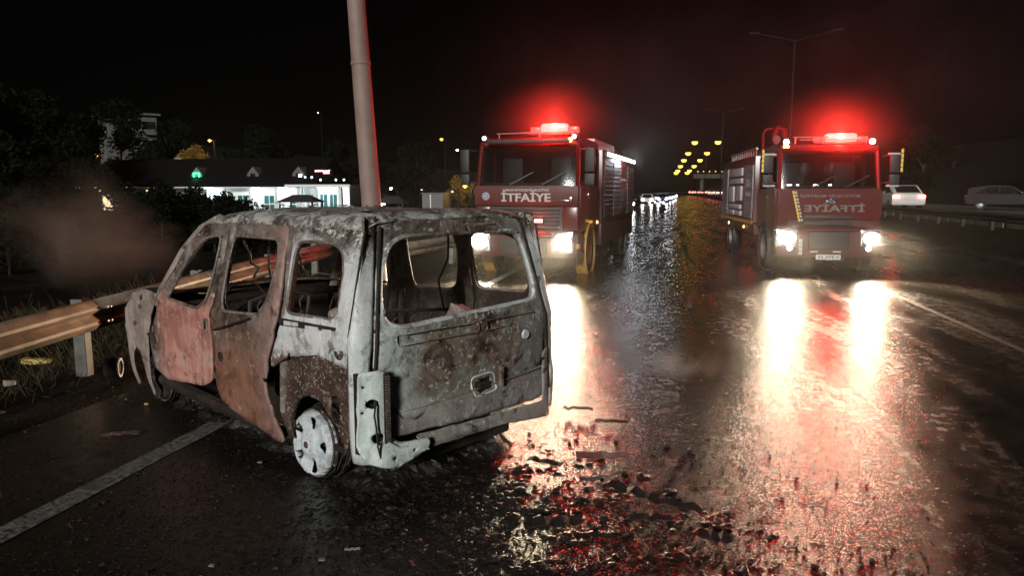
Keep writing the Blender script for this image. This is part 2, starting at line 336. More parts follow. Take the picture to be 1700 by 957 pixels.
# ------------------------------------------------------------------ the setting: ground, road, lines
def sst(a, b_, x):
    t = max(0., min(1., (x - a) / (b_ - a))); return t * t * (3 - 2 * t)
def ground_z(x, y):
    z = -.03
    if x < -4.7:
        z += -1.25 * sst(-7.6, -18, x) + .22 * min(70, max(0, -54 - x)) + noise.noise((x * .12, y * .12, 3)) * .5 * sst(-9, -20, x)
        z += noise.noise((x * 1.1, y * 1.1, 0)) * .05 * sst(-4.9, -6, x)
    if x > 9.0:
        z += .52 * sst(9.3, 10.4, x) + .16 * sst(10.9, 11.5, x) + .26 * min(50, max(0, x - 23)) + noise.noise((x * .2, y * .2, 0)) * .7 * sst(22, 30, x)
    return z
xs = [-600, -400, -280, -200] + list(range(-160, -30, 6)) + list(range(-30, -10, 2)) + [-10, -9, -8.2, -7.6, -7.2, -6.8, -6.4, -6, -5.6, -5.2, -4.9, -4.7, 0, 4, 9, 9.4, 9.7, 10, 10.4, 10.9, 11.2, 11.5, 16, 22.8, 25, 28] + list(range(32, 120, 8)) + [160, 250, 400, 600]
ys = [-40, -20, -8, 0] + [1 + .5 * i for i in range(30)] + list(range(17, 60, 3)) + list(range(60, 300, 12)) + [340, 420, 600, 1200]
g = MB(); W = len(xs)
g.v = [(x, y, ground_z(x, y)) for y in ys for x in xs]
g.f = [(j * W + i, j * W + i + 1, (j + 1) * W + i + 1, (j + 1) * W + i) for j in range(len(ys) - 1) for i in range(W - 1)]
tag(g.build('ground', 'soil', None, True), kind='structure')
g = MB(); rx = [-4.75, -3.5, -1.5, 0.5, 2.5, 4, 6.5, 9.1]; ry = [-6, 0, 4, 8, 14, 22, 40, 80, 160, 400]
edge = lambda y: noise.noise((y * .9, 5, 0)) * .08
g.v = [(x + (edge(y) if x < -4.7 else 0), y, 0) for y in ry for x in rx]; W = len(rx)
g.f = [(j * W + i, j * W + i + 1, (j + 1) * W + i + 1, (j + 1) * W + i) for j in range(len(ry) - 1) for i in range(W - 1)]
tag(g.build('road', 'wet_asphalt'), kind='structure')
tag(MB().add([(11.6, -20, .70), (22.6, -20, .70), (22.6, 400, .70), (11.6, 400, .70)], [(0, 1, 2, 3)]).build('opposite_road', 'far_asphalt'), kind='structure')
def strip(name, x0, x1, y0, y1, z=.005, w_=.07, mat='road_paint'):
    n = max(2, int((y1 - y0) / .4)); v = []
    for i in range(n + 1):
        t = i / n; y = y0 + (y1 - y0) * t; xc = x0 + (x1 - x0) * t
        v += [(xc - w_ + noise.noise((y * 3, 1, 0)) * .012, y, z), (xc + w_ + noise.noise((y * 3, 7, 0)) * .012, y, z)]
    return tag(MB().add(v, [(2 * i, 2 * i + 1, 2 * i + 3, 2 * i + 2) for i in range(n)]).build(name, mat), kind='structure')
strip('edge_line', -3.40, -3.62, 2.2, 60, .005, .085)
for y0, y1 in ((21, 25), (30, 34), (39, 43)): strip('lane_line', .46, .46, y0, y1, mat='road_paint_worn')
strip('right_edge_line', 4.02, 3.85, 5.5, 15, .005, .05, 'road_paint_worn')
strip('right_edge_line', 8.6, 8.6, 8, 120, .005, .06, 'road_paint_worn')
# open joint in the asphalt (dark strip lying between the engines)
tag(MB().box(-.03, .03, 11.7, 13.1, .001, .012).build('road_joint', 'truck_dark'), kind='structure').location.x = .33

# ------------------------------------------------------------------ guardrails
PROF = [(0, 0), (.035, .02), (.08, .07), (.08, .10), (.02, .14), (.0, .155), (.02, .17), (.08, .21), (.08, .24), (.035, .29), (0, .31)]   # (out, up) of a W beam
def wbeam(name, pts, mat, parent, ztop, side=1):
    pts = [Vector(p) for p in pts]; v = []; n = len(PROF); N = len(pts)
    for i, p in enumerate(pts):
        t = (pts[min(i + 1, N - 1)] - pts[max(i - 1, 0)]).normalized(); o = Vector((t.y, -t.x, 0)) * side
        zt = p.z if p.z else ztop
        v += [Vector((p.x, p.y, zt - .31 + u)) + o * d for d, u in PROF]
    me = MB().add(v, [(i * n + k, i * n + k + 1, (i + 1) * n + k + 1, (i + 1) * n + k) for i in range(N - 1) for k in range(n - 1)])
    o = me.build(name, mat, parent, True); md = o.modifiers.new('Thickness', 'SOLIDIFY'); md.thickness = .006
    return o
def cpost(name, p, h, mat, parent, a=0):
    m_ = MB().box(-.06, .06, -.05, -.044, -.3, h).box(-.06, -.054, -.05, .05, -.3, h).box(.054, .06, -.05, .05, -.3, h)
    o = m_.build(name, mat, parent); o.location = p; o.rotation_euler = (0, 0, a); return o
gr = thing('guardrail', (-6, 8, 0), 0, 'galvanised steel guardrail beside the roadside weeds, seen through the van windows', 'guardrail')
path = [(-4.75, 1.2, .70), (-5.05, 3.2, .72), (-5.36, 5.1, .74), (-5.55, 6.3, .75), (-5.74, 7.5, .76), (-6.1, 9.5, .77), (-6.45, 11.6, .78), (-6.78, 13.9, .78)]
loc = lambda p: (p[0] + 6, p[1] - 8, p[2])
cut = [path[:4], path[3:7], path[6:]]
for i, sec in enumerate(cut):
    q = [Vector(loc(p)) for p in sec]
    if i: q[0] = q[0] - (q[1] - q[0]).normalized() * .15
    if i % 2: q = [p + Vector((.008, 0, 0)) for p in q]
    be = wbeam('beam', q, 'galv', gr, .75)
    if i:
        for k in range(4): MB().lathe([(0, .0), (.014, .0), (.014, .012), (0, .014)], 8, 'X', (q[0].x + .10 + .0, q[0].y + .06 + .05 * (k % 2), q[0].z - .08 - .14 * (k // 2))).build('bolt', 'steel', be)
for (x, y, z) in [(-5.0, 2.6, .7), (-5.58, 6.15, .75), (-6.0, 8.6, .77), (-6.4, 11.1, .77), (-6.75, 13.4, .78)]:
    po = cpost('post', (x + 6 - .09, y - 8, 0), z + .0, 'post_steel', gr, R(8))
    MB().box(-.02, .09, -.05, .05, z - .28, z - .06).build('spacer', 'post_steel', po)
    MB().box(.075, .105, -.02, .02, z - .30, z - .26).build('reflector', 'plate_white', po)
gr2 = thing('guardrail', (-5.3, 22, 0), 0, 'straight guardrail along the verge next to the engine lettered from left to right', 'guardrail')
wbeam('beam', [(-.3, -7.6, .72), (.1, -4, .72), (.2, 2, .72), (.2, 18, .72)], 'galv', gr2, .72)
for k in range(9): cpost('post', (-.22 + min(.35, .1 * k), -7 + 3 * k, 0), .7, 'post_steel', gr2)
gm = thing('guardrail', (10.55, 30, .48), 0, 'dark median guardrail in front of pale concrete blocks', 'guardrail')
wbeam('beam', [(0, y, .62) for y in (-16, -8, 0, 10, 30, 60, 110)], 'galv_dark', gm, .62, -1)  # dark metal puts the backlit silhouette into the colour
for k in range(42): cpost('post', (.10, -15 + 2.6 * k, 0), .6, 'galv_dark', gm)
bl0 = None
for k in range(40):
    y = 14 + 2.6 * k
    if bl0 is None:
        bl0 = MB().box(-.14, .14, -1.18, 1.18, 0, .40, .03).build('concrete_block', 'concrete'); o = bl0
    else:
        o = bl0.copy(); COL.objects.link(o)
    o.location = (11.3 + noise.noise((k * 1.7, 0, 0)) * .04, y, .50); o.rotation_euler = (0, 0, noise.noise((k * 2.3, 4, 0)) * .02)
    tag(o, 'pale concrete kerb block in the row behind the dark median guardrail', 'concrete block', 'concrete blocks along the median')

# ------------------------------------------------------------------ burnt van (local: x forward, y left, z up, origin under the rear axle)
van = thing('burnt_van', (-1.75, 4.75, 0), R(149.2), 'burnt-out van with ash-white panels, empty windows and bare wheels beside the guardrail', 'van')
def sy(x, z):
    y = .86 - .22 * max(0, z - .95)
    if z < .5: y -= .35 * (.5 - z) ** 2
    if x > 2.1: y -= .05 * (x - 2.1) ** 2
    if .92 < z < 1.0: y += .006
    return y
def rear_x(y, z):
    x = -.66 + .22 * max(0, z - .95) + .055 * abs(y / .75) ** 3
    if z < .56: x -= .022 * sst(.57, .54, z)
    if .925 < z < .985 and .06 < abs(y + .065) < .58: x += .02
    return x
FDOOR = [(2.04, .95), (2.27, .62), (2.17, .36), (1.97, .32), (1.27, .395), (1.135, .46), (1.125, .86), (1.135, .95), (1.06, 1.29), (1.03, 1.585), (1.40, 1.565), (1.72, 1.35)]
FWIN = [(1.87, .985), (1.64, 1.27), (1.40, 1.46), (1.14, 1.495), (1.165, 1.26), (1.22, 1.03), (1.32, .96)]
SDOOR = [(1.005, 1.585), (1.045, 1.25), (1.10, .95), (1.095, .43), (1.0, .34), (.35, .185), (.24, .20), (.365, .56), (.345, .72), (.225, .96), (.20, 1.1), (.255, 1.585)]
SWIN = [(.93, 1.50), (.34, 1.50), (.315, 1.34), (.38, 1.09), (.47, 1.01), (.92, .985), (.97, 1.05), (.965, 1.3)]
QUART = [(.232, 1.585), (.178, 1.08), (.205, .95), (.32, .74), (.31, .69), (.12, .79), (-.22, .85), (-.545, .80), (-.56, 1.0), (-.535, 1.33), (-.52, 1.585)]
QWIN = [(.12, 1.495), (-.24, 1.50), (-.35, 1.46), (-.385, 1.35), (-.40, 1.12), (-.355, 1.07), (.11, 1.055), (.155, 1.09), (.155, 1.42)]
wheel_r = .215
arch = [(-.09 + .285 * math.cos(R(a)), .28 + .285 * math.sin(R(a))) for a in range(185, -20, -15)]
ARCH = [(.30, .66), (.27, .83), (-.2, .89), (-.56, .83), (-.555, .42), (-.43, .36)] + [p for p in arch if p[0] > -.38] + [(.25, .24), (.29, .40)]
FEND = [(2.06, 1.0), (2.38, 1.01), (2.62, .95), (2.82, .80), (2.87, .64), (2.80, .47), (2.765, .13), (2.70, .14), (2.675, .42), (2.60, .50), (2.50, .46), (2.44, .26), (2.40, .09), (2.36, .11), (2.355, .34), (2.285, .62)]
for s in (1, -1):
    mp = lambda off: (lambda u, z: (u, s * (sy(u, z) + off), z))
    ow = (0, s, 0); k = 0 if s == 1 else 40
    fd = panel('front_door', rp(FDOOR, .05), [rp(FWIN, .06)], mp(.0), ow, 'door_front', van, .02, .06, .020, 1 + k)
    sd = panel('sliding_door', rp(SDOOR, .05), [rp(SWIN, .06)], mp(.012), ow, 'door_slide', van, .02, .06, .026, 2 + k)
    qp = panel('quarter_panel', rp(QUART, .02), [rp(QWIN, .06)], mp(-.004), ow, 'quarter', van, .02, .05, .014, 3 + k)
    ap = panel('inner_arch', rp(ARCH, .01, 2), [rp([(-.30, .62), (-.36, .63), (-.39, .50), (-.33, .44), (-.29, .50)], .03)], mp(-.045), ow, 'arch', van, .012, .035, .022, 4 + k)
    fe = panel('fender', rp(FEND, .03), [], mp(-.006), ow, 'fender', van, .012, .05, .02, 5 + k)
    for o, hole, off in ((fd, FWIN, -.004), (sd, SWIN, .006), (qp, QWIN, -.008)):
        lp = [Vector((p[0], s * (sy(p[0], p[1]) + off), p[1])) for p in rp(hole, .06)]
        MB().tube(lp + lp[:2], .011, 6, False).build('window_frame', 'frame', o, True)
    # sliding rail slot below the quarter window
    MB().prism([(.20, .975), (-.41, 1.005), (-.41, 1.035), (.21, 1.02)], s * .838, s * .853, 'Y').build('slide_rail', 'char', qp)
    for x0, x1 in ((.14, -.02), (-.10, -.24), (-.28, -.37)):
        MB().prism([(x0, .985), (x1, .995), (x1, 1.018), (x0, 1.012)], s * .85, s * .857, 'Y').build('rail_flake', 'quarter', qp)
    # door handle recess, hinges, crease rods
    MB().box(1.17, 1.235, s * .845, s * .872, .80, .90, .012).build('handle_recess', 'door_slide', fd, True)
    MB().box(1.18, 1.205, s * .866, s * .877, .825, .885, .004).build('handle_hole', 'char', fd)
    MB().lathe([(0, .0), (.035, .0), (.035, .012), (.02, .016), (0, .012)], 16, 'Y', (.98, s * .868 - .006, .66)).build('door_hole', 'char', sd, True)
    MB().tube([(.52, s * .885, .985), (.80, s * .892, .905), (1.03, s * .89, .845)], .008, 6).build('loose_trim', 'char', sd, True)
    MB().lathe([(0, .012), (.02, .018), (.045, .018), (.05, .0), (.05, -.02)], 18, 'Y', (-.44, s * .84, .90)).build('fuel_cap_ring', 'arch', qp, True)
    MB().lathe([(0, .004), (.03, .016), (.04, .010), (.045, -.01)], 16, 'Y', (2.36, s * .83, .60)).build('rubber_grommet', 'arch', fe, True)
    for gx, gz in ((2.42, .86), (2.58, .70), (2.38, .94)): MB().lathe([(0, .006), (.016, .008), (.022, -.01)], 12, 'Y', (gx, s * (sy(gx, gz) - .002), gz)).build('burn_spot', 'arch', fe, True)
    # B and C pillars inside, A pillar, roof rail
    MB().tube([(1.07, s * .80, .35), (1.09, s * .81, .95), (1.02, s * .70, 1.58)], .032, 8).build('inner_pillar', 'frame', van, True)
    MB().tube([(.27, s * .79, .40), (.21, s * .80, .98), (.245, s * .69, 1.58)], .04, 8).build('inner_pillar', 'frame', van, True)
    MB().tube([(1.30, s * .665, 1.60), (1.52, s * .69, 1.525), (1.76, s * .735, 1.345), (2.06, s * .80, 1.01), (2.10, s * .81, .9)], [.04, .04, .042, .045, .05], 8).build('windscreen_pillar', 'fender', van, True)
    MB().tube([(.38, s * .76, .22), (1.2, s * .79, .25), (2.2, s * .78, .27)], .05, 8).build('sill', 'char', van, True)
# roof
prof = [(.718, 1.582), (.705, 1.615), (.675, 1.645), (.62, 1.665), (.5, 1.680), (.3, 1.688), (0, 1.692)]
pr = [(y, z) for y, z in prof] + [(-y, z) for y, z in prof[-2::-1]]
v = []; n = len(pr); xsr = [-.50 + i * .06 for i in range(31)]
for x in xsr:
    dz = -.19 * max(0, x - .85) ** 2 - .35 * max(0, -.36 - x)
    for y, z in pr:
        v.append((x + (.12 * (1 - (y / .72) ** 2) if x > 1.2 else 0), y, z + dz + noise.noise((x * 2, y * 2.5, 2)) * .012 - .012 * math.exp(-((x - .4) ** 2 + y * y) * 3)))
o = MB().add(v, [(i * n + k, i * n + k + 1, (i + 1) * n + k + 1, (i + 1) * n + k) for i in range(len(xsr) - 1) for k in range(n - 1)]).build('roof', 'roof', van, True)
md = o.modifiers.new('Thickness', 'SOLIDIFY'); md.thickness = .012; md.offset = -1
MB().tube([(.88, .50, 1.692), (.89, .50, 1.715), (.86, .45, 1.718), (.82, .44, 1.712), (.81, .44, 1.69)], .004, 5).build('wire_loop', 'wheelmetal', o)
for k in range(26):
    x = random.uniform(-.4, 1.0); y = random.uniform(.2, .71); z = 1.70 - .11 * (y / .72) ** 6
    a = random.uniform(0, 6); q = random.uniform(.012, .04)
    MB().add([(x + q * math.cos(a + t * 1.57) * (1 + .5 * (t % 2)), y + q * math.sin(a + t * 1.57), z + random.uniform(-.002, .012)) for t in range(4)] + [(x, y, z + .014)], [(0, 1, 4), (1, 2, 4), (2, 3, 4), (3, 0, 4)]).build('paint_flake', random.choice(['quarter', 'roof', 'char']), o)
for x in (-.2, .35, .85): MB().tube([(x, .66, 1.62), (x, .3, 1.662), (x, -.3, 1.662), (x, -.66, 1.62)], .018, 6).build('roof_bow', 'char', van, True)
# rear corner columns
for s in (1, -1):
    v = []; n = 9; zs = [.27 + i * .0555 for i in range(26)]
    for z in zs:
        z_ = min(z, 1.60); A = Vector((-.535 if z < 1.45 else -.53 + .1 * (z - 1.45), s * (sy(-.5, z_) - .004)))
        e = .765 - max(0, z - .85) * .20
        B = Vector((rear_x(e, z), s * e)); Cn = Vector((B.x - .0 + .005, A.y))
        for k in range(n):
            t = k / (n - 1); p = A * (1 - t) ** 2 + Cn * 2 * t * (1 - t) + B * t * t
            v.append((p.x + noise.noise((p.x * 3, p.y * 3, z * 3)) * .008, p.y, z + (.0 if z < 1.6 else 0)))
    o = MB().add(v, [(i * n + k, i * n + k + 1, (i + 1) * n + k + 1, (i + 1) * n + k) for i in range(len(zs) - 1) for k in range(n - 1)]).build('rear_column', 'column', van, True)
    md = o.modifiers.new('Thickness', 'SOLIDIFY'); md.thickness = .015; md.offset = 0
    MB().tube([(rear_x(.74 - max(0, z - .85) * .2, z) - .008, s * (.745 - max(0, z - .85) * .2), z) for z in [.42, .7, .95, 1.2, 1.45, 1.6]], .011, 6).build('tailgate_gap', 'char', o, True)
    MB().tube([(-.532, s * (sy(-.5, z) + .001), z) for z in [.80, 1.0, 1.25, 1.5, 1.58]], .007, 6).build('panel_seam', 'char', o, True)
# tailgate
TG = [(.60, 1.63), (.665, 1.42), (.725, 1.07), (.745, .82), (.725, .60), (.71, .40), (-.66, .37), (-.70, .60), (-.745, .82), (-.725, 1.1), (-.665, 1.4), (-.58, 1.63)]
TW = [(.57, 1.48), (.46, 1.54), (0, 1.548), (-.50, 1.54), (-.575, 1.50), (-.635, 1.3), (-.66, 1.12), (-.62, 1.06), (.57, 1.018), (.66, 1.07), (.655, 1.25)]
TH = [(.01, .60), (-.05, .62), (-.13, .615), (-.135, .555), (-.02, .535), (.015, .56)]
mpr = lambda y, z: (rear_x(y, z) - .006, y, z)
tg = panel('tailgate', rp(TG, .06), [rp(TW, .07), rp(TH, .02)], mpr, (-1, 0, 0), 'tailgate', van, .02, .04, .02, 9)
for off, r in ((.012, .016), (.035, .010)):
    lp = []
    for p in rp(TW, .07):
        c = Vector((-.0, 1.28)); d = Vector(p) - c; q = c + d * (1 - off * .5); lp.append((rear_x(q.x, q.y) - .006 + off, q.x, q.y))
    MB().tube(lp + lp[:2], r, 6, False).build('window_frame', 'column' if off < .02 else 'frame', tg, True)
lp = [(rear_x(*p) - .012, *p) for p in rp([(.05, .64), (-.15, .65), (-.17, .53), (.04, .515)], .04)]
MB().tube(lp + lp[:2], .007, 6, False).build('latch_ring', 'column', tg, True)
MB().box(-.72, -.69, -.205, -.18, .55, .68, .006).build('latch_bar', 'tailgate', tg, True)
MB().box(-.70, -.62, -.10, 0, .55, .60, .01).build('latch', 'char', tg)
MB().lathe([(0, -.012), (.028, -.012), (.034, 0)], 18, 'X', (-.662, -.47, .845)).build('emblem_socket', 'wheelmetal', tg, True).scale = (1, 1, 1)
for y0, y1 in ((.60, -.03), (-.10, -.60)):
    lp = [(rear_x(*p) - .010, *p) for p in rp([(y0, .925), (y1, .925), (y1, .985), (y0, .985)], .02)]
    MB().tube(lp + lp[:2], .006, 6, False).build('panel_crease', 'tailgate', tg, True)
MB().tube([(rear_x(y, .555) - .012, y, .535 + .055 * (.7 - y) / 1.4) for y in (.69, .4, .1, -.2, -.5, -.69)], .008, 6).build('lower_crease', 'tailgate', tg, True)
MB().tube([(rear_x(y, 1.59) - .008, y, 1.59) for y in (-.02, -.12, -.22, -.32)], .010, 6).build('brake_light_slot', 'frame', tg, True)
# rear valance, bumper remains and the pale corner bracket
mpv = lambda y, z: (rear_x(y, .45) - .008 - .12 * (.4 - z), y, z)
panel('rear_valance', rp([(.50, .385), (-.70, .345), (-.735, .24), (-.70, .225), (-.2, .285), (.45, .29)], .02), [], mpv, (-1, 0, 0), 'tailgate', van, .012, .05, .012, 12)
panel('bumper_corner', rp([(-.66, .70), (-.80, .72), (-.80, .40), (-.76, .24), (-.66, .27)], .05), [], lambda y, z: (-.655 + 2.2 * max(0, -.70 - y) ** 1.4, y, z), (-1, 0, 0), 'tailgate', van, .012, .04, .01, 13)
BR = [(.865, .81), (.73, .82), (.715, .44), (.62, .375), (.43, .365), (.46, .30), (.70, .245), (.85, .30), (.875, .36)]
mpb = lambda y, z: (-.69 + .06 * sst(.76, .87, y) - (.05 * sst(.40, .33, z)), y, z)
hole = lambda y, z, a, b_: [(y + a * math.cos(t) * (1 + .15 * math.cos(2 * t)), z + b_ * math.sin(t)) for t in [i * math.pi / 6 for i in range(12)]]
br = panel('corner_bracket', rp(BR, .015, 3), [hole(.775, .43, .034, .032), hole(.80, .63, .026, .032), hole(.70, .31, .01, .01), hole(.56, .325, .01, .01), hole(.842, .73, .007, .008), hole(.845, .58, .007, .009)], mpb, (-1, 0, 0), 'bracket', van, .012, .03, .010, 14)
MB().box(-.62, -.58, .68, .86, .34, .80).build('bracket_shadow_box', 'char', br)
zz = MB().box(-.712, -.702, .718, .748, .40, .80)
sr = zz.build('seal_strip', 'char', br)
for i in range(26): MB().box(-.722, -.712, .716, .744, .41 + i * .0148, .418 + i * .0148).build('seal_tooth', 'frame', sr)
MB().tube([(-.70, .80, .64), (-.705, .815, .58), (-.70, .80, .5), (-.71, .80, .40), (-.72, .79, .33)], .006, 6).build('hanging_wire', 'char', br)
MB().tube([(-.71, .73, .40), (-.72, .66, .355), (-.722, .58, .345), (-.72, .5, .34)], .009, 6).build('bracket_fold', 'bracket', br, True)
for s in (1, -1): MB().box(2.08, 2.86, min(s * .42, s * .74), max(s * .42, s * .74), .50, .96, .08).build('inner_wing', 'char', van, True)
# bonnet, front, bulkhead
v = []; nx, ny = 12, 10
for i in range(nx + 1):
    for j in range(ny + 1):
        x = 2.02 + .95 * i / nx; y = (j / ny * 2 - 1) * (.83 - .05 * (i / nx) ** 2)
        v.append((x, y, 1.015 - .16 * (i / nx) ** 1.6 - .03 * (y / .8) ** 4 + noise.noise((x * 2, y * 2, 5)) * .03))
W = ny + 1
o = MB().add(v, [(i * W + j, i * W + j + 1, (i + 1) * W + j + 1, (i + 1) * W + j) for i in range(nx) for j in range(ny)]).build('bonnet', 'fender', van, True)
md = o.modifiers.new('Thickness', 'SOLIDIFY'); md.thickness = .012
MB().box(2.86, 2.96, -.66, .66, .28, .80, .04).build('front_panel', 'char', van, True)
MB().box(2.25, 2.85, -.45, .45, .25, .80, .06).build('engine_block', 'char', van, True)
MB().box(2.10, 2.14, -.74, .74, .25, .95, .01).build('bulkhead', 'char', van)
MB().box(-.58, 2.12, -.72, .72, .22, .26).build('floor_pan', 'char', van)
MB().tube([(1.88, -.72, .90), (1.84, -.3, .93), (1.84, .3, .93), (1.88, .72, .90)], .035, 8).build('dashboard_beam', 'char', van, True)
st = MB().tube([(1.86, .36, .80), (1.58, .36, .93)], .02, 6).build('steering_column', 'char', van, True)
ring = [Vector((1.56 + .06 * math.sin(a), .36 + .17 * math.cos(a), .94 + .15 * math.sin(a))) for a in [i * math.pi / 10 for i in range(20)]]
MB().tube(ring + ring[:2], .008, 6, False).build('steering_rim', 'char', st, True)
# charred seats: sprung frames
def seat(name, x, y0, y1, h):
    m_ = MB().box(x, x + .42, y0, y1, .36, .52, .04)
    o = m_.build(name, 'char', van, True)
    fr = [(x + .02, y0, .5), (x - .10, y0, h - .06), (x - .11, (y0 + y1) / 2, h), (x - .10, y1, h - .06), (x + .02, y1, .5)]
    MB().tube(fr, .016, 6).build('seat_frame', 'seat_spring', o, True)
    n = 7
    for i in range(1, n):
        y = y0 + (y1 - y0) * i / n; pts = [(x + .01 - .11 * t / 12 + .012 * math.sin(t * 2.4), y + .016 * math.cos(t * 2.4), .52 + (h - .58) * t / 12) for t in range(13)]
        MB().tube(pts, .004, 4).build('spring', 'seat_spring', o)
seat('driver_seat', 1.10, .14, .62, 1.08); seat('passenger_seat', 1.10, -.62, -.14, 1.10); seat('rear_bench', .35, -.6, .6, .96)
# heap of charred remains on the load floor
v = []; n = 26
for i in range(n):
    for j in range(n):
        x = -.56 + .95 * i / (n - 1); y = -.70 + 1.40 * j / (n - 1)
        v.append((x, y, .27 + .33 * max(0, noise.fractal((x * 3, y * 3, 1), 1, 2, 4) * .5 + .55) * (1 - .75 * abs(y / .7) ** 4)))
MB().add(v, [(i * n + j, i * n + j + 1, (i + 1) * n + j + 1, (i + 1) * n + j) for i in range(n - 1) for j in range(n - 1)]).build('charred_heap', 'char', van)
for pts in ([(.95, .52, 1.60), (.93, .50, 1.40), (.97, .48, 1.25), (.94, .47, 1.1), (.95, .46, .98)], [(.98, .70, 1.52), (.90, .66, 1.38), (.93, .64, 1.30), (.86, .62, 1.27), (.90, .64, 1.2)], [(.3, -.66, 1.58), (.24, -.6, 1.3), (.3, -.55, 1.12), (.2, -.52, .9)], [(1.1, .2, 1.6), (1.08, .18, 1.35), (1.05, .15, 1.2)]):
    MB().tube(pts, .009, 5).build('hanging_cable', 'char', van, True)
for (x, y, z, q) in ((-.22, .60, 1.09, .07), (.02, .55, 1.03, .05), (.75, .58, .99, .06), (-.3, -.2, .96, .09), (-.28, -.35, .9, .06)):
    bm = bmesh.new(); bmesh.ops.create_icosphere(bm, subdivisions=2, radius=q)
    for v_ in bm.verts: v_.co *= 1 + .6 * noise.noise(v_.co * 18 + Vector((x * 9, 0, 0)))
    me = bpy.data.meshes.new('melted_lump'); bm.to_mesh(me); bm.free(); o = link('melted_lump', me, 'fender', van); o.location = (x, y, z)
# wheels: bare rims with drum and steel tyre wires
def wheel(x, y, s, z, tilt=0, mat='wheelmetal'):
    r = wheel_r
    out = [(r * math.cos(t), r * math.sin(t)) for t in [i * 2 * math.pi / 48 for i in range(48)]]
    holes = []
    for k in range(5):
        a = k * 2 * math.pi / 5 + .55
        h = [(.105, -.10), (.185, -.17), (.195, 0), (.185, .17), (.105, .10)]
        holes.append(rp([(rr * math.cos(a + t * 1.35), rr * math.sin(a + t * 1.35)) for rr, t in h], .015, 3))
    def mpw(u, w_):
        d = math.hypot(u, w_); return (u, s * (.035 * (1 - (d / r) ** 2) + .014 * math.sin(min(1, d / r) * 9) + (-.05 * sst(.9, 1, d / r))), w_)
    wh = panel('wheel', out, holes, mpw, (0, s, 0), mat, van, .012, .03, .003, x, .002, None)
    wh.location = (x, y, z); wh.rotation_euler = (tilt, 0, 0)
    MB().lathe([(0, .048), (.022, .048), (.028, .036), (.03, .02)], 14, 'Y').build('hub', 'arch', wh, True).scale = (1, s, 1)
    for k in range(5):
        a = k * 2 * math.pi / 5; MB().lathe([(0, .006), (.007, .006), (.008, 0)], 8, 'Y', (.05 * math.cos(a), s * .036, .05 * math.sin(a))).build('bolt_hole', 'char', wh)
    MB().lathe([(r, -.01), (r + .003, -.02), (r - .02, -.05), (r - .03, -.10), (r - .02, -.15), (r, -.17)], 36, 'Y').build('rim_barrel', 'frame', wh, True).scale = (1, s, 1)
    MB().lathe([(0, -.05), (.10, -.05), (.13, -.06), (.13, -.12), (0, -.12)], 24, 'Y').build('brake_drum', 'arch', wh, True).scale = (1, s, 1)
    for q in range(5):
        pts = []
        for i in range(26):
            a = i * 2 * math.pi / 25; rr = r + .006 + .016 * abs(noise.noise((q * 3, a * 2, x))) + (.02 if q == 2 else 0)
            pts.append((rr * math.cos(a), -s * (.045 + .028 * q + .01 * noise.noise((a * 2, q, 1))), max(-z + .006, rr * math.sin(a))))
        MB().tube(pts, .006, 5).build('tyre_wire', 'char', wh, True)
    return wh
wheel(.05, .745, 1, .222, R(3)); wheel(.05, -.745, -1, .222); wheel(2.50, .70, 1, .222, 0, 'char'); wheel(2.50, -.70, -1, .222, 0, 'char')
MB().tube([(.05, -.7, .24), (.05, .7, .24)], .035, 8).build('rear_axle', 'char', van, True)
for s in (1, -1): MB().box(.10, .5, s * .55 - .03, s * .55 + .03, .2, .26).build('trailing_arm', 'char', van)
# rough heap added under the floor to block light and keep it dark
v = []; nx, ny = 130, 64
for i in range(nx + 1):
    for j in range(ny + 1):
        x = -.60 + 3.2 * i / nx; y = -.74 + 1.48 * j / ny
        e = min(1, 9 * min(i / nx, 1 - i / nx)) * min(1, 4.5 * min(j / ny, 1 - j / ny))
        h = .10 + .16 * noise.fractal((x * 4, y * 4, 9), .8, 2.1, 6) + .05 * noise.noise((x * 22, y * 22, 1))
        v.append((x, y, -.03 + (h + .05) * e))
W = ny + 1
MB().add(v, [(i * W + j, i * W + j + 1, (i + 1) * W + j + 1, (i + 1) * W + j) for i in range(nx) for j in range(ny)]).build('underbody_blocker', 'wet_ash', van)
MB().box(-.5, -.15, -.5, .5, .12, .22, .03).build('fuel_tank', 'char', van, True)

# ------------------------------------------------------------------ fire engines (local: x to the engine's left hand, y to its rear, z up, origin under the front bumper)
FRONT = (R(90), 0, 0)          # text standing on the front face
def truck_wheel(t, x, y, s, rimmat):
    wh = MB().lathe([(.30, -.13), (.47, -.13), (.50, -.10), (.50, .10), (.47, .13), (.30, .13)], 32, 'X', (x, y, .5), True).build('wheel', 'rubber', t, True)
    MB().lathe([(0, .05), (.09, .06), (.12, .02), (.22, .0), (.27, .06), (.30, .125), (.31, .11), (.31, -.1)], 28, 'X', (0, 0, 0)).build('rim', rimmat, wh, True)
    r = wh.children[0]; r.location = (x, y, .5); r.scale = (s, 1, 1)
    for k in range(8):
        a = k * math.pi / 4
        o = MB().lathe([(0, .03), (.016, .03), (.018, .0)], 6, 'X', (0, .16 * math.cos(a), .16 * math.sin(a))).build('wheel_nut', 'steel', wh); o.location = (x + s * .015, y, .5); o.scale = (s, 1, 1)
    return wh
def slats(parent, name, x, y0, y1, z0, z1, s, mat, pitch=.075):
    n = int((z1 - z0) / pitch)
    for i in range(n):
        a = z0 + i * (z1 - z0) / n; b_ = a + (z1 - z0) / n - .012
        MB().prism([(x, a), (x + s * .016, a + .012), (x + s * .016, b_ - .012), (x, b_)], y0, y1, 'Y').build(name, mat, parent)
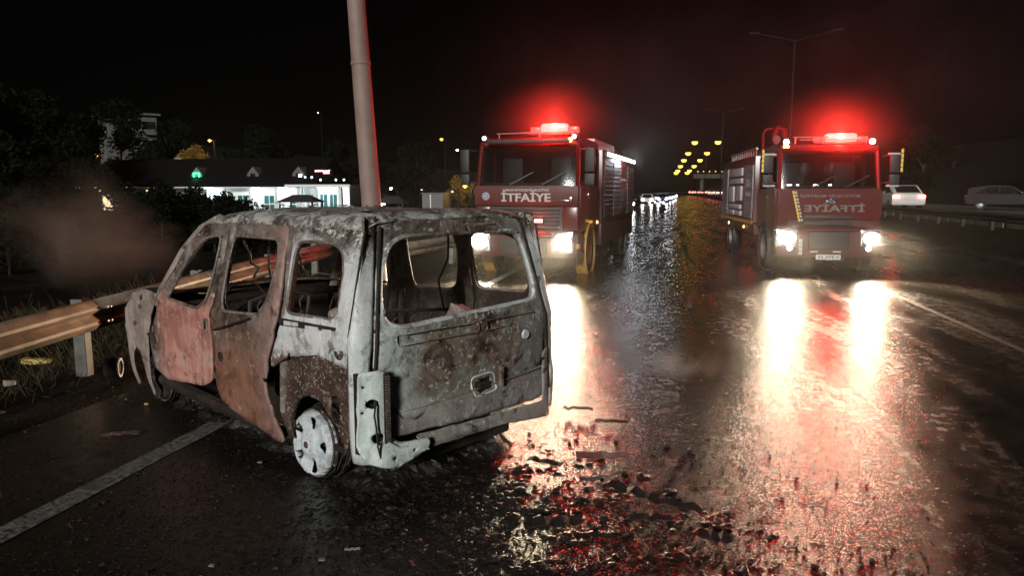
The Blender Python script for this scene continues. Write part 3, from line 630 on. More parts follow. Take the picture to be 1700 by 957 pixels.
def lightbar(t, x, y, z, wd, ht, k):
    b_ = MB().box(x - wd / 2 - .25, x + wd / 2 + .25, y - .14, y + .14, z - ht / 2 - .05, z - ht / 2, .02).build('beacon_base', 'truck_dark', t, True)
    MB().box(x - wd / 2, x + wd / 2, y - .13, y + .13, z - ht / 2 + .002, z + ht / 2, .07).build('beacon_lens', 'red_core', b_, True)
    MB().box(x - wd / 2 - .22, x - wd / 2 - .005, y - .12, y + .12, z - ht / 2 + .002, z + ht / 2 - .07, .03).build('beacon_end', 'red_beacon', b_, True)
    MB().box(x + wd / 2 + .005, x + wd / 2 + .22, y - .12, y + .12, z - ht / 2 + .002, z + ht / 2 - .07, .03).build('beacon_end', 'red_beacon', b_, True)
    light('POINT', 'beacon_light', (x, y - .05, z + ht / 2 + .06), BEACON * k, (1, .03, .018), t, .12)
    light('POINT', 'beacon_light', (x, y - .30, z + .02), BEACON * k * .6, (1, .03, .018), t, .08)
BEACON = 480; HEADW = 4200
def headlamp(t, x, z, w_, h, y, k=1.0, aim=0, housing='chrome'):
    ho = MB().box(x - w_ / 2 - .05, x + w_ / 2 + .05, y + .0, y + .2, z - h / 2 - .05, z + h / 2 + .05, .03).build('headlight', housing, t, True)
    MB().lathe([(0, -.045), (.5, -.035), (.85, -.02), (1.0, .0), (1.0, .03)], 28, 'Y').build('headlight_lens', 'head_lamp', ho, True)
    l = ho.children[0]; l.location = (x, y, z); l.scale = (w_ / 2, 1, h / 2)
    light('SPOT', 'headlight_beam', (x, y - .10, z), HEADW * k, (1, .80, .52), t, .13, (R(-77), 0, aim), R(66), 1)
def mirror(t, s, hw, y, z0, z1, tape=None):
    a = MB().tube([(s * hw, y, z1), (s * (hw + .22), y - .12, z1 + .02)], .018, 6).build('mirror_arm', 'truck_dark', t, True)
    MB().tube([(s * hw, y, z0), (s * (hw + .22), y - .12, z0 + .02)], .018, 6).build('mirror_arm', 'truck_dark', t, True)
    MB().box(s * (hw + .22) - .10, s * (hw + .22) + .10, y - .17, y - .07, z0 + .22, z1 + .03, .03).build('mirror_housing', 'truck_dark', t, True)
    MB().box(s * (hw + .22) - .10, s * (hw + .22) + .10, y - .17, y - .07, z0 - .05, z0 + .19, .03).build('mirror_housing', 'truck_dark', t, True)
    if tape:
        x = s * (hw + .345)
        for k in range(5): MB().box(x - .022, x + .022, y - .176, y - .16, z0 + .24 + k * .10, z0 + .325 + k * .10).build('reflector_tape', tape, t)

def cab(t, hw, zroof, zw0, zw1, depth, rake, body):
    """hollow looking cab: lower box, pillars, roof and glass panes as pieces of their own"""
    yf = .10
    MB().prism([(yf, .95), (yf - .02, 1.3), (yf + .02, zw0), (depth, zw0), (depth, .95)], -hw, hw, 'X').build('cab_lower', body, t, True, bev=.04)
    MB().prism([(yf + rake, zw1), (yf + rake + .06, zroof - .06), (yf + rake + .22, zroof), (depth - .05, zroof), (depth, zroof - .08), (depth, zw1)], -hw + .03, hw - .03, 'X').build('cab_roof', body, t, True, bev=.05)
    MB().box(-hw + .02, hw - .02, depth - .08, depth, zw0 - .01, zw1 + .02).build('cab_back', body, t)
    for s in (1, -1):
        MB().tube([(s * (hw - .045), yf + .05, zw0 - .02), (s * (hw - .07), yf + rake + .05, zw1 + .03)], .05, 8).build('cab_pillar', body, t, True)
        MB().box(s * (hw - .09), s * (hw - .02), 1.15, 1.28, zw0 - .01, zw1 + .02).build('cab_pillar', body, t)
    v = []
    for i in range(13):
        u = i / 12 * 2 - 1; bow = .09 * u * u
        v += [(u * (hw - .05), yf + .0 + bow, zw0), (u * (hw - .07), yf + rake + bow * .8, zw1 + .01)]
    o = MB().add(v, [(2 * i, 2 * i + 2, 2 * i + 3, 2 * i + 1) for i in range(12)]).build('windscreen', 'glass_dark', t, True)
    MB().box(-.012, .012, -.012, .012, -.02, .55).build('wiper', 'truck_dark', o).location = (-.35, yf - .005, zw0 + .03); o.children[-1].rotation_euler = (-R(6), R(62), 0)
    MB().box(-.012, .012, -.012, .012, -.02, .55).build('wiper', 'truck_dark', o).location = (.35, yf - .005, zw0 + .03); o.children[-1].rotation_euler = (-R(6), R(62), 0)
    for s in (1, -1):
        d = MB().box(s * (hw - .012), s * (hw + .012), .24, 1.20, .98, zw0 + .02, .02).build('door', body, t, True)
        MB().prism([(.30, zw0 + .03), (1.15, zw0 + .03), (1.15, zw1 - .02), (.30 + rake, zw1 - .02)], s * (hw - .025), s * (hw - .015), 'X').build('door_window', 'glass_dark', d)
        MB().box(s * hw, s * (hw + .04), .98, 1.14, zw0 - .22, zw0 - .17, .01).build('door_handle', 'chrome', d, True)
        MB().prism([(1.30, zw0 + .03), (depth - .12, zw0 + .03), (depth - .12, zw1 - .02), (1.30, zw1 - .02)], s * (hw - .03), s * (hw - .018), 'X').build('rear_door_window', 'glass_dark', t)
        MB().box(s * (hw - .2), s * (hw + .01), .3, .85, .45, .52, .01).build('step', 'truck_grey', t, True)
        MB().box(s * (hw - .2), s * (hw + .01), .3, .85, .72, .78, .01).build('step', 'truck_grey', t, True)
    # dark seats and a dashboard behind the glass
    MB().box(-hw + .1, hw - .1, yf + .12, yf + .45, zw0 - .05, zw0 + .06, .03).build('dashboard', 'truck_dark', t, True)
    for x in (-.55, .55): MB().box(x - .24, x + .24, .95, 1.1, zw0 - .3, zw0 + .62, .06).build('cab_seat', 'truck_dark', t, True)

# ---- engine A: lettering reads left to right, beside the van
A = thing('fire_engine', (-3.0, 15.35, 0), R(-4.2), 'red fire engine with white left-to-right lettering parked closest to the burnt van', 'fire engine', None)
hw = 1.13
cab(A, hw, 2.95, 1.92, 2.74, 2.5, .16, 'truck_red')
MB().prism([(-.02, 1.50), (-.03, 1.60), (0, 1.915), (.11, 1.915), (.11, 1.50)], -hw + .01, hw - .01, 'X').build('front_flap', 'truck_red', A, True, bev=.02)
for k in range(6): MB().box(-.72, .72, .03, .085, 1.02 + k * .078, 1.07 + k * .078, .012).build('grille_slat', 'truck_dark', A, True)
MB().box(-.78, .78, .075, .099, .97, 1.5).build('grille', 'truck_dark', A)
for s in (1, -1): MB().box(s * .78, s * (hw), .02, .3, 1.0, 1.49, .05).build('corner_panel', 'truck_red', A, True)
MB().prism([(-.06, .42), (-.10, .55), (-.10, .90), (-.03, .97), (.35, .97), (.35, .42)], -hw - .02, hw + .02, 'X').build('bumper', 'truck_red_dull', A, True, bev=.03)
MB().box(-.5, .5, -.125, -.10, .50, .82, .02).build('bumper_grille', 'truck_dark', A, True)
headlamp(A, -.98, .75, .36, .34, -.11, .6, R(6)); headlamp(A, .83, .75, .36, .34, -.11, 1.0, R(-2))
for s in (-1, 1): MB().box(s * hw - .05, s * hw + .05, -.10, .05, .62, .72, .02).build('indicator', 'amber_paint', A, True)
rl = MB().box(.20, .40, -.04, .01, 1.14, 1.24, .03).build('grille_beacon', 'truck_dark', A, True); MB().box(.215, .385, -.055, -.042, 1.155, 1.225, .005).build('grille_beacon_lens', 'red_small', rl)
light('POINT', 'grille_beacon_light', (.30, -.12, 1.19), 14, (1, .05, .04), A, .05)
text('lettering', 'İTFAİYE', .235, 'letter_white', A, (.02, -.045, 1.665), FRONT, False, .024, .004, 1.07)
text('lettering', 'SAMSUN BÜYÜKŞEHİR BELEDİYESİ', .065, 'letter_white', A, (.02, -.035, 1.825), FRONT, False, .02, .004, 1.0)
e = MB().lathe([(0, 0), (.075, 0), (.085, .012)], 24, 'Y', (-.86, -.05, 1.70)).build('emblem', 'emblem_grey', A, True)
MB().lathe([(0, 0), (.05, 0), (.052, .004)], 20, 'Y', (-.86, -.056, 1.70)).build('emblem_field', 'emblem_blue', e)
for k in range(4):
    a = k * math.pi / 4; o = MB().box(-.045, .045, -.003, 0, -.005, .005).build('emblem_line', 'letter_white', e); o.location = (-.86, -.058, 1.70); o.rotation_euler = (0, a, 0)
MB().box(.62, .98, -.05, -.02, 1.60, 1.625, .005).build('badge', 'chrome', A, True); MB().box(.92, 1.0, -.05, -.02, 1.58, 1.68, .008).build('badge', 'chrome', A, True)
MB().box(-.9, .9, .02, .24, 2.80, 2.88, .02).build('sun_visor', 'truck_dark', A, True).location.y = .02
mirror(A, 1, hw, .18, 1.98, 2.66); mirror(A, -1, hw, .18, 1.98, 2.66)
lightbar(A, .5, .55, 3.13, .58, .20, 1.0)
MB().tube([(-.75, .42, 3.03), (.95, .42, 3.05)], .016, 6).build('roof_bar', 'steel', A, True)
for x in (-.7, .2, .9): MB().tube([(x, .42, 2.93), (x, .42, 3.04)], .012, 6).build('roof_bar_leg', 'steel', A)
for s, c in ((-1, 'white_lamp'), (1, 'white_lamp')):
    h_ = MB().box(s * .98 - .06, s * .98 + .06, .24, .36, 2.88, 2.98, .02).build('marker_lamp', 'truck_dark', A, True)
    MB().lathe([(0, -.02), (.035, -.012), (.042, 0)], 14, 'Y', (s * .98, .235, 2.93)).build('marker_lens', c, h_)
MB().lathe([(0, -.02), (.04, -.012), (.05, 0)], 14, 'Y', (.90, .20, 2.86)).build('marker_lens', 'amber_lamp', A)
# body behind the cab
B0, B1 = 2.62, 8.6
MB().box(-1.2, 1.2, B0, B1, 1.05, 2.80, .03).build('body', 'truck_red', A, True)
MB().box(-1.18, 1.18, B0 + .02, B1 - .02, .52, 1.048, .02).build('body_skirt', 'truck_red_dull', A, True)
MB().box(-1.16, .98, B0 + .1, B0 + 3.2, 2.80, 3.06, .03).build('roof_locker', 'truck_white', A, True)
MB().box(-1.0, .9, B0 + 3.4, B1 - .3, 2.80, 3.0, .03).build('roof_locker', 'truck_red', A, True)
MB().box(-.42, .42, -1, 7, -.22, .3).build('chassis', 'truck_dark', A).location = (0, 1.2, .75)
for y0, y1 in ((B0 + .15, B0 + 1.5), (B0 + 1.65, B0 + 3.0), (B0 + 4.35, B1 - .15)):
    for s in (1, -1):
        sh = MB().box(s * 1.2, s * 1.208, y0, y1, 1.15, 2.55).build('shutter', 'truck_dark', A)
        slats(sh, 'shutter_slat', s * 1.208, y0 + .02, y1 - .02, 1.17, 2.53, s, 'truck_red_dull' if y0 < 4 else 'shutter', .11)
MB().box(1.2, 1.225, B0 + 3.1, B0 + 4.25, 1.25, 1.85, .01).build('panel', 'truck_grey', A, True)
for z in (1.35, 1.75, 2.1): MB().box(1.2, 1.22, B0 + 1.6, B0 + 4.3, z, z + .05).build('side_stripe', 'letter_white', A)
led = MB().box(1.2, 1.24, B0 + .35, B1 - .1, 2.64, 2.76).build('led_bar', 'truck_grey', A)
MB().box(1.241, 1.252, B0 + .4, B0 + 1.3, 2.655, 2.745).build('led_lens', 'led_strip', led); MB().box(1.241, 1.252, B0 + 1.5, B1 - .15, 2.655, 2.745).build('led_lens', 'led_strip', led)
light('POINT', 'led_light', (1.55, B0 + 3.4, 2.66), 30, (.88, .95, 1), A, .2)
for y, m_ in ((1.25, 'amber_paint'), (6.6, 'truck_grey')):
    for s in (1, -1):
        truck_wheel(A, s * 1.02, y, s, m_)
        MB().lathe([(.54, -.12), (.60, -.12), (.60, .12), (.54, .12)], 28, 'X', (s * 1.06, y, .5), True).build('wheel_arch', 'amber_paint' if y < 2 else 'truck_grey', A, True)
MB().lathe([(0, .03), (.03, .025), (.035, 0)], 12, 'X', (1.2, 1.85, 1.10)).build('side_marker', 'amber_lamp', A)

# ---- engine B: mirror-written lettering, ladder and monitor on the roof
Bt = thing('fire_engine', (3.37, 17.3, 0), R(4.2), 'red fire engine with mirror-written front lettering, roof ladder and yellow reflector tape', 'fire engine', None)
hw = 1.09
cab(Bt, hw, 2.86, 1.86, 2.64, 2.3, .14, 'truck_red')
MB().prism([(.0, 1.18), (-.01, 1.5), (.03, 1.855), (.11, 1.855), (.11, 1.18)], -hw + .01, hw - .01, 'X').build('front_flap', 'truck_red', Bt, True, bev=.02)
for k in range(2): MB().box(-.52, .52, -.02, .0, 1.20 - k * .14, 1.28 - k * .14, .01).build('grille_slot', 'truck_dark', Bt, True)
MB().box(-.85, .85, .04, .105, .94, 1.175).build('grille', 'truck_red_dull', Bt)
MB().prism([(-.04, .36), (-.09, .50), (-.09, .96), (-.02, 1.04), (.35, 1.04), (.35, .36)], -hw - .02, hw + .02, 'X').build('bumper', 'truck_red_dull', Bt, True, bev=.03)
MB().box(-.42, .42, -.115, -.09, .55, .92, .02).build('bumper_grille', 'truck_dark', Bt, True)
headlamp(Bt, -.88, .79, .38, .28, -.10, 1.0, R(1)); headlamp(Bt, .88, .79, .34, .26, -.10, 1.0, R(4))
for s in (-1, 1): 
    fl = MB().lathe([(0, -.02), (.06, -.015), (.075, .0), (.08, .04)], 18, 'Y', (s * .82, -.11, .57)).build('fog_lamp', 'chrome', Bt, True)
    MB().lathe([(0, -.008), (.05, -.004), (.056, 0)], 16, 'Y', (s * .82, -.132, .57)).build('fog_lens', 'white_lamp', fl)
text('lettering', 'İTFAİYE', .20, 'letter_grey', Bt, (.10, -.028, 1.425), FRONT, True, .024, .004, 1.26)
text('lettering', 'BÜYÜKŞEHİR BELEDİYESİ', .075, 'letter_grey', Bt, (.0, -.012, 1.70), FRONT, True, .02, .004, 1.25)
e = MB().lathe([(0, -.016), (.09, -.014), (.105, -.004), (.11, .02)], 28, 'Y').build('oval_badge', 'chrome', Bt, True); e.location = (.03, -.012, 1.585); e.scale = (1.15, 1, .5)
MB().lathe([(0, -.02), (.075, -.02), (.08, -.012)], 28, 'Y').build('badge_field', 'emblem_blue', e)
MB().box(-.05, .05, -.024, -.0201, -.02, .02, .001).build('badge_script', 'chrome', e)
pl = MB().box(-.26, .26, -.13, -.115, .32, .43, .005).build('number_plate', 'plate_white', Bt); text('plate_text', '55 AFE 0', .085, 'truck_dark', pl, (0, -.135, .375), FRONT, False, .01, .002, .44)
for x in (-.30, .18): MB().box(x - .08, x + .08, -.12, -.09, .475, .51).build('bumper_mark', 'letter_white', Bt)
for k in range(9):
    z = 1.78 - k * .075; x = -.735 + .018 * k
    MB().box(x - .05, x - .012, -.02, -.004 - .02 * 0, z - .034, z + .032).build('reflector_tape', 'tape_yellow', Bt); MB().box(x + .004, x + .042, -.02, -.004, z - .03 + .012 * (k % 2), z + .022).build('reflector_tape', 'letter_white', Bt)
for k in range(4): MB().box(-.62, -.55, -.125, -.10, .42 + k * .09, .50 + k * .09).build('reflector_tape', 'letter_white', Bt)
mirror(Bt, 1, hw, .18, 1.98, 2.56, 'tape_yellow'); mirror(Bt, -1, hw, .18, 1.98, 2.56, 'tape_yellow')
for s in (1, -1):
    for z in (1.90, 2.58): MB().box(s * (hw + .06), s * (hw + .32), .03, .06, z, z + .045, .01).build('mirror_strip', 'letter_white', Bt, True)
lightbar(Bt, .29, .5, 2.98, .66, .19, 1.35)
for z, x0, x1 in ((2.99, -.75, .0), (2.93, -.6, .85)): MB().tube([(x0, .36, z), (x1, .36, z)], .016, 6).build('roof_bar', 'steel', Bt, True)
for x in (-.7, -.1, .8): MB().tube([(x, .36, 2.85), (x, .36, 2.99)], .012, 6).build('roof_bar_leg', 'steel', Bt)
for s in (-1, 1):
    h_ = MB().box(s * .90 - .07, s * .90 + .07, .30, .44, 2.82, 2.94, .02).build('marker_lamp', 'truck_dark', Bt, True)
    MB().lathe([(0, -.02), (.05, -.012), (.06, 0)], 14, 'Y', (s * .90, .295, 2.885)).build('marker_lens', 'white_lamp', h_)
MB().box(-.96, -.84, .285, .30, 2.75, 2.81).build('marker_lens', 'amber_lamp', Bt)
for x, w_ in ((-.86, .10), (-.66, .05), (-.30, .10), (.02, .06)): MB().box(x, x + w_, .215, .23, 1.93, 1.955).build('dashboard_lamp', 'white_lamp', Bt)
for x in (-.35, .25): MB().lathe([(0, .17), (.10, .15), (.15, .06), (.15, -.04), (.10, -.12), (0, -.14)], 16, 'Z', (x, .98, 2.30)).build('headrest', 'truck_grey', Bt, True)
B0, B1 = 2.42, 8.0
MB().box(-1.17, 1.17, B0, B1, 1.02, 2.70, .03).build('body', 'truck_red', Bt, True)
MB().box(-1.19, -1.165, B0 + .05, B1 - .05, .98, 1.06).build('side_stripe', 'amber_paint', Bt); MB().box(1.165, 1.19, B0 + .05, B1 - .05, .98, 1.06).build('side_stripe', 'amber_paint', Bt)
MB().box(-1.13, 1.13, B0 + .02, B1 - .02, .72, .975).build('body_skirt', 'truck_red_dull', Bt)
MB().box(-.42, .42, .2, 7.6, .5, .95).build('chassis', 'truck_dark', Bt)
for y0, y1, kind in ((B0 + .12, B0 + 1.2, 'plain'), (B0 + 4.3, B1 - .12, 'slat')):
    for s in (1, -1):
        sh = MB().box(s * 1.17, s * 1.182, y0, y1, 1.12, 2.48).build('shutter', 'shutter', Bt)
        slats(sh, 'shutter_slat', s * 1.182, y0 + .02, y1 - .02, 1.14, 2.46, s, 'shutter', .10)
        if kind == 'plain':
            o = text('shutter_letters', 'BA', .30, 'emblem_grey', sh, (s * 1.203, (y0 + y1) / 2, 2.0), (R(90), 0, R(90) if s > 0 else R(-90)), False, .01, .003, .55)
            text('shutter_letters', 'İTFAİYE', .13, 'emblem_grey', sh, (s * 1.203, (y0 + y1) / 2, 1.72), (R(90), 0, R(90) if s > 0 else R(-90)), False, .01, .003, .6)
for s in (1, -1):
    # open bay with white equipment stowed on red shelves
    bay = MB().box(s * 1.17, s * 1.184, B0 + 1.4, B0 + 4.1, 1.12, 2.48).build('equipment_bay', 'truck_red_dull', Bt)
    for (y0, y1, z0, z1) in ((1.55, 3.7, 2.22, 2.44), (1.55, 3.6, 2.02, 2.16), (1.6, 2.4, 1.55, 1.95), (2.9, 3.9, 1.50, 1.95), (1.7, 3.8, 1.32, 1.44), (1.6, 2.6, 1.14, 1.27), (2.8, 3.9, 1.14, 1.27)):
        MB().box(s * 1.184, s * 1.24, B0 + y0, B0 + y1, z0, z1, .015).build('equipment_box', 'truck_white', bay, True)
    MB().lathe([(.10, 0), (.30, 0), (.30, .05), (.10, .05)], 24, 'X', (s * 1.19, B0 + 2.65, 1.70), True).build('hose_coil', 'truck_grey', bay, True)
    for y in (B0 + .6, B0 + 4.2):
        MB().lathe([(0, .03), (.045, .025), (.05, 0)], 12, 'X', (s * 1.17, y, 2.59)).build('side_beacon', 'red_small', Bt).scale = (1, 1, 1)
    for y in (B0 + 1.25, B0 + 3.9): MB().lathe([(0, .03), (.03, .025), (.035, 0)], 12, 'X', (s * 1.19, y, .86)).build('side_marker', 'amber_lamp', Bt)
    # ladder lying on the roof edge
    ld = MB().tube([(s * .95, B0 + 1.0, 2.92), (s * .95, B1 - .2, 2.92)], .03, 6).build('ladder_rail', 'steel', Bt, True); MB().tube([(s * .95, B0 + 1.0, 2.72), (s * .95, B1 - .2, 2.72)], .03, 6).build('ladder_rail', 'steel', Bt, True)
    for k in range(12): MB().tube([(s * .95, B0 + 1.1 + .37 * k, 2.72), (s * .95, B0 + 1.1 + .37 * k, 2.92)], .02, 6).build('ladder_rung', 'steel', Bt)
# folded crane arm / monitor on the roof
m0 = MB().box(-1.0, -.35, B0 + .15, B0 + .75, 2.70, 2.85, .03).build('monitor_base', 'truck_red', Bt, True)
MB().tube([(-.92, B0 + .4, 2.80), (-.93, B0 + .4, 3.25), (-.86, B0 + .4, 3.36), (-.70, B0 + .4, 3.38)], .035, 8).build('monitor_guard', 'truck_red', m0, True)
MB().tube([(-.55, B0 + .4, 2.82), (-.62, B0 + .38, 3.05), (-.66, B0 + .36, 3.25), (-.58, B0 + .32, 3.38), (-.45, B0 + .25, 3.32), (-.42, B0 + .15, 3.05), (-.45, B0 + .1, 2.95)], [.09, .085, .08, .09, .08, .07, .06], 10).build('monitor_pipe', 'truck_red', m0, True)
MB().lathe([(0, .0), (.10, .0), (.10, .06), (0, .06)], 18, 'Y', (-.62, B0 + .28, 3.1)).build('monitor_wheel', 'truck_dark', m0, True)
for y, m_ in ((1.2, 'steel'), (6.2, 'steel')):
    for s in (1, -1):
        truck_wheel(Bt, s * 1.0, y, s, m_)
        MB().lathe([(.54, -.10), (.60, -.10), (.60, .10), (.54, .10)], 28, 'X', (s * 1.04, y, .5), True).build('wheel_arch', 'truck_dark', Bt, True)

# ------------------------------------------------------------------ utility pole leaning over the van
pt, pb = at(588, -40, 11.6), at(617, 345, 11.9)
d = (pt - pb); base = pb + d * ((-.1 - pb.z) / d.z); top = pb + d * 1.5
po = thing('utility_pole', base, 0, 'tall leaning pink-grey steel pole rising behind the van roof', 'pole')
MB().tube([(0, 0, 0), (top - base) * .5, top - base], [.165, .15, .125], 20).build('shaft', 'pole_paint', po, True)
MB().lathe([(.16, .0), (.21, .0), (.21, .22), (.17, .26)], 20, 'Z').build('base_collar', 'concrete', po, True)
for k in (.28, .55): MB().tube([(top - base) * k, (top - base) * (k + .008)], .16, 20).build('clamp_band', 'pole_paint', po, True)

# ------------------------------------------------------------------ double arm street lamps on the median
def lamp_post(x, y, lit, h=13.0, arm=2.55, zb=.5, label='', k=1.0):
    t = thing('street_lamp', (x, y, zb), 0, label, 'street lamp', 'double-arm lamps along the median')
    MB().tube([(0, 0, 0), (0, 0, h * .5), (0, 0, h - .6)], [.11, .085, .06], 10).build('post', 'lamp_head', t, True)
    for s in (1, -1):
        MB().tube([(0, 0, h - .65), (s * arm * .3, 0, h - .42), (s * arm * .7, 0, h - .16), (s * arm, 0, h)], .04, 6).build('arm', 'lamp_head', t, True)
        hd = MB().box(s * arm - .38, s * arm + .38, -.16, .16, h - .06, h + .10, .05).build('lamp_housing', 'lamp_head', t, True)
        if lit: MB().lathe([(0, -.55 * k), (.40 * k, -.40 * k), (.55 * k, -.02), (.55 * k, .02), (0, .02)], 16, 'Z', (s * arm, 0, h - .09)).build('lamp_glass', 'sodium', hd, True)
        else: MB().lathe([(0, -.05), (.12, -.03), (.15, 0)], 12, 'Z', (s * arm, 0, h - .062)).build('lamp_glass', 'window_dark', hd, True)
    if lit and y < 300: light('POINT', 'lamp_light', (0, 0, h - .4), 22, (1, .60, .16), t, .3)
    return t
lamp_post(8.65, 60, False, 13.05, 2.95, label='unlit double-arm street lamp standing behind the mirror-written fire engine')
lamp_post(6.9, 112, False, 13, label='unlit double-arm street lamp between the dark lamp and the lit ones')
for i, y in enumerate((176, 216, 252, 296, 340, 362)):
    lamp_post(7.4 - .6 * i, y, True, 12.6 - .45 * i, k=1.3 + .15 * i, label='lit yellow double-arm street lamp along the distant median')

# ------------------------------------------------------------------ distant overpass
t = thing('overpass', (28, 372, 0), 0, 'distant overpass carrying a row of small yellow lamps', 'bridge')
MB().box(-18, 70, -5, 5, 8.0, 9.2).build('deck', 'concrete_unlit', t); MB().box(-18, 70, -5.2, -5, 9.2, 10.0).build('parapet', 'concrete_unlit', t)  # concrete darkened to imitate the far, unlit bridge
for x in (-14, 10, 34, 58): MB().box(x - .8, x + .8, -3, 3, -1, 7.98).build('pier', 'concrete_unlit', t)
for k in range(14):
    lp = thing('bridge_lamp', (12 + 2.6 * k ** 1.04, 367, 10.0), 0, 'small yellow lamp in the row on the distant overpass', 'lamp', 'lamps on the overpass')
    MB().tube([(0, 0, 0), (0, 0, .9)], .06, 6).build('post', 'lamp_head', lp); MB().lathe([(0, -.3), (.35, 0), (0, .3)], 8, 'Z', (0, 0, 1.2)).build('lamp_globe', 'sodium_far', lp, True)

# ------------------------------------------------------------------ other vehicles
def car(name, loc, rz, paint, label, cat, group=None, front=True, tail=False, hatch=False, lamp='far_white'):
    t = thing(name, loc, rz, label, cat, group)          # local: front towards -y
    L, w2 = 2.1, .86
    MB().prism([(-L, .35), (-L - .06, .55), (-L + .05, .74), (-.95, .92), (L - .6, .98), (L - .05, .94), (L, .6), (L - .05, .35)], -w2, w2, 'X').build('body', paint, t, True, bev=.05)
    top = [(-.90, .93), (-.25, 1.42), (.9, 1.46), (1.9, 1.05) if not hatch else (1.95, 1.3), (2.0, .95)]
    MB().prism(top, -w2 + .10, w2 - .10, 'X').build('cabin', paint, t, True, bev=.05)
    MB().add([(-.66, -.90, .96), (.66, -.90, .96), (.58, -.30, 1.38), (-.58, -.30, 1.38)], [(0, 1, 2, 3)]).build('windscreen', 'window_dark', t).location.y = -.012
    rb = (1.10, 1.385) if not hatch else (1.50, 1.40)
    rw_ = [(-.62, 1.96, 1.02), (.62, 1.96, 1.02), (.56, rb[0], rb[1]), (-.56, rb[0], rb[1])]
    MB().add(rw_, [(0, 1, 2, 3)]).build('rear_window', 'window_dark', t).location = (0, .03, .03)
    for s in (1, -1):
        MB().prism([(-.72, .98), (-.20, 1.36), (.35, 1.38), (.35, .98)], s * (w2 - .10), s * (w2 - .085), 'X').build('side_window', 'window_dark', t)
        MB().prism([(.42, .98), (.42, 1.38), (.92, 1.38), (1.5, 1.05), (1.5, .98)], s * (w2 - .10), s * (w2 - .085), 'X').build('side_window', 'window_dark', t)
        MB().box(s * w2, s * (w2 + .16), -.72, -.62, .95, 1.08, .02).build('wing_mirror', paint, t, True)
        for y in (-1.3, 1.3):
            wh = MB().lathe([(.19, -.09), (.29, -.10), (.32, -.07), (.32, .07), (.29, .10), (.19, .09)], 20, 'X', (s * .78, y, .32), True).build('wheel', 'rubber', t, True)
            MB().lathe([(0, .03), (.06, .04), (.14, .02), (.19, .08), (.2, -.05)], 16, 'X', (0, 0, 0)).build('rim', 'steel', wh, True); wh.children[0].location = (s * .78, y, .32); wh.children[0].scale = (s, 1, 1)
        if front: MB().lathe([(0, -.03), (.14, -.02), (.18, .0), (.18, .05)], 12, 'Y', (s * .60, -L - .02, .66)).build('headlight', lamp, t, True)
        else: MB().box(s * .62 - .16, s * .62 + .16, -L - .03, -L + .06, .58, .70, .02).build('headlight', 'chrome', t, True)
        MB().box(s * .66 - .17, s * .66 + .17, L - .06, L + .03, .74, .90, .02).build('tail_light', 'far_red' if tail else 'truck_red_dull', t, True)
    MB().box(-.26, .26, L + .005, L + .02, .66, .78).build('number_plate', 'plate_white', t)
    return t
sed = car('saloon_car', (13.0, 47.5, .70), 0, 'car_white', 'white saloon with glowing red tail lights on the opposite carriageway', 'car', None, False, True)
sed.rotation_euler.z = R(180)
suv = car('hatchback_car', (19.3, 49.0, .70), R(70), 'car_dark', 'dark hatchback crossing the opposite carriageway with its wheels in side view', 'car', None, False, False, True)
qx = [(-3.4, 108), (-1.4, 118), (-3.1, 132), (-.9, 136), (-2.7, 150), (-.3, 158), (-2.4, 172), (.3, 178), (-2.2, 195), (.6, 205), (-2.0, 222), (.8, 236), (-1.8, 255), (1.0, 270)]
proto = None
paints = ['car_white', 'car_dark', 'car_silver', 'car_blue']
protos = {}
for i, (x, y) in enumerate(qx):
    p = paints[(i * 3) % 4]
    if p not in protos:
        o = protos[p] = car('queued_car', (x, y, .0), R(2), p, '', 'car', 'oncoming cars queued behind the fire engines')
    else: o = copy_tree(protos[p]); o.location = (x, y, 0)
    o['label'] = {'car_white': 'white', 'car_dark': 'dark', 'car_silver': 'silver', 'car_blue': 'dark blue'}[p] + ' car with its headlights on in the queue held up beyond the engines'
cx_ = car('queued_car', (-4.3, 72, -.0), R(5), 'car_dark', 'dark car with headlights on beside the rear of the engine lettered left to right', 'car', 'oncoming cars queued behind the fire engines')
protos = {}
rq = [(12.8, 120), (16.4, 126), (13.0, 142), (16.8, 150), (13.2, 165), (17.2, 176), (20.2, 182), (13.4, 192), (17.4, 204), (13.4, 216), (17.4, 228), (20.6, 236), (13.4, 244), (17.4, 262), (13.5, 276), (17.4, 292), (20.4, 300), (13.6, 312)]
for i, (x, y) in enumerate(rq):
    p = paints[(i * 3 + 1) % 4]
    if p not in protos:
        o = protos[p] = car('departing_car', (x, y, .70), 0, p, '', 'car', 'cars driving away on the opposite carriageway', False, True); o.rotation_euler.z = R(180)
    else: o = copy_tree(protos[p])
    o.location = (x - max(0, y - 140) * .034, y, .70)
    o['label'] = {'car_white': 'white', 'car_dark': 'dark', 'car_silver': 'silver', 'car_blue': 'dark blue'}[p] + ' car showing red tail lights in the dense traffic by the distant overpass'

# ------------------------------------------------------------------ roadside building with lit front, beyond the trees
def facing(px0, d0, px1, d1):
    a = at(px0, 318, d0); b_ = at(px1, 318, d1); return a, math.atan2(b_.y - a.y, b_.x - a.x), (b_ - a).to_2d().length
a, ang, Lb = facing(150, 76, 600, 70); ZB = -1.2
rb = thing('restaurant', (a.x, a.y, ZB), ang, 'long white roadside restaurant with brightly lit front, dormers and pink roof sign', 'building')
u = lambda px: (px - 150) / 450 * Lb                       # metres along the front
ZE = 3.45
MB().box(u(352), u(520), .02, 7, 0, ZE).build('wall', 'plaster_white', rb); MB().box(0, u(352) - .01, .02, 7, 0, ZE).build('wall', 'plaster_grey', rb)  # left wall greyed to imitate the unlit end of the white front
MB().prism([(-1.3, ZE), (-1.3, ZE + .14), (3.5, ZE + 2.9), (8, ZE + .14), (8, ZE)], -.6, u(535), 'X').build('roof', 'roof_dark', rb)
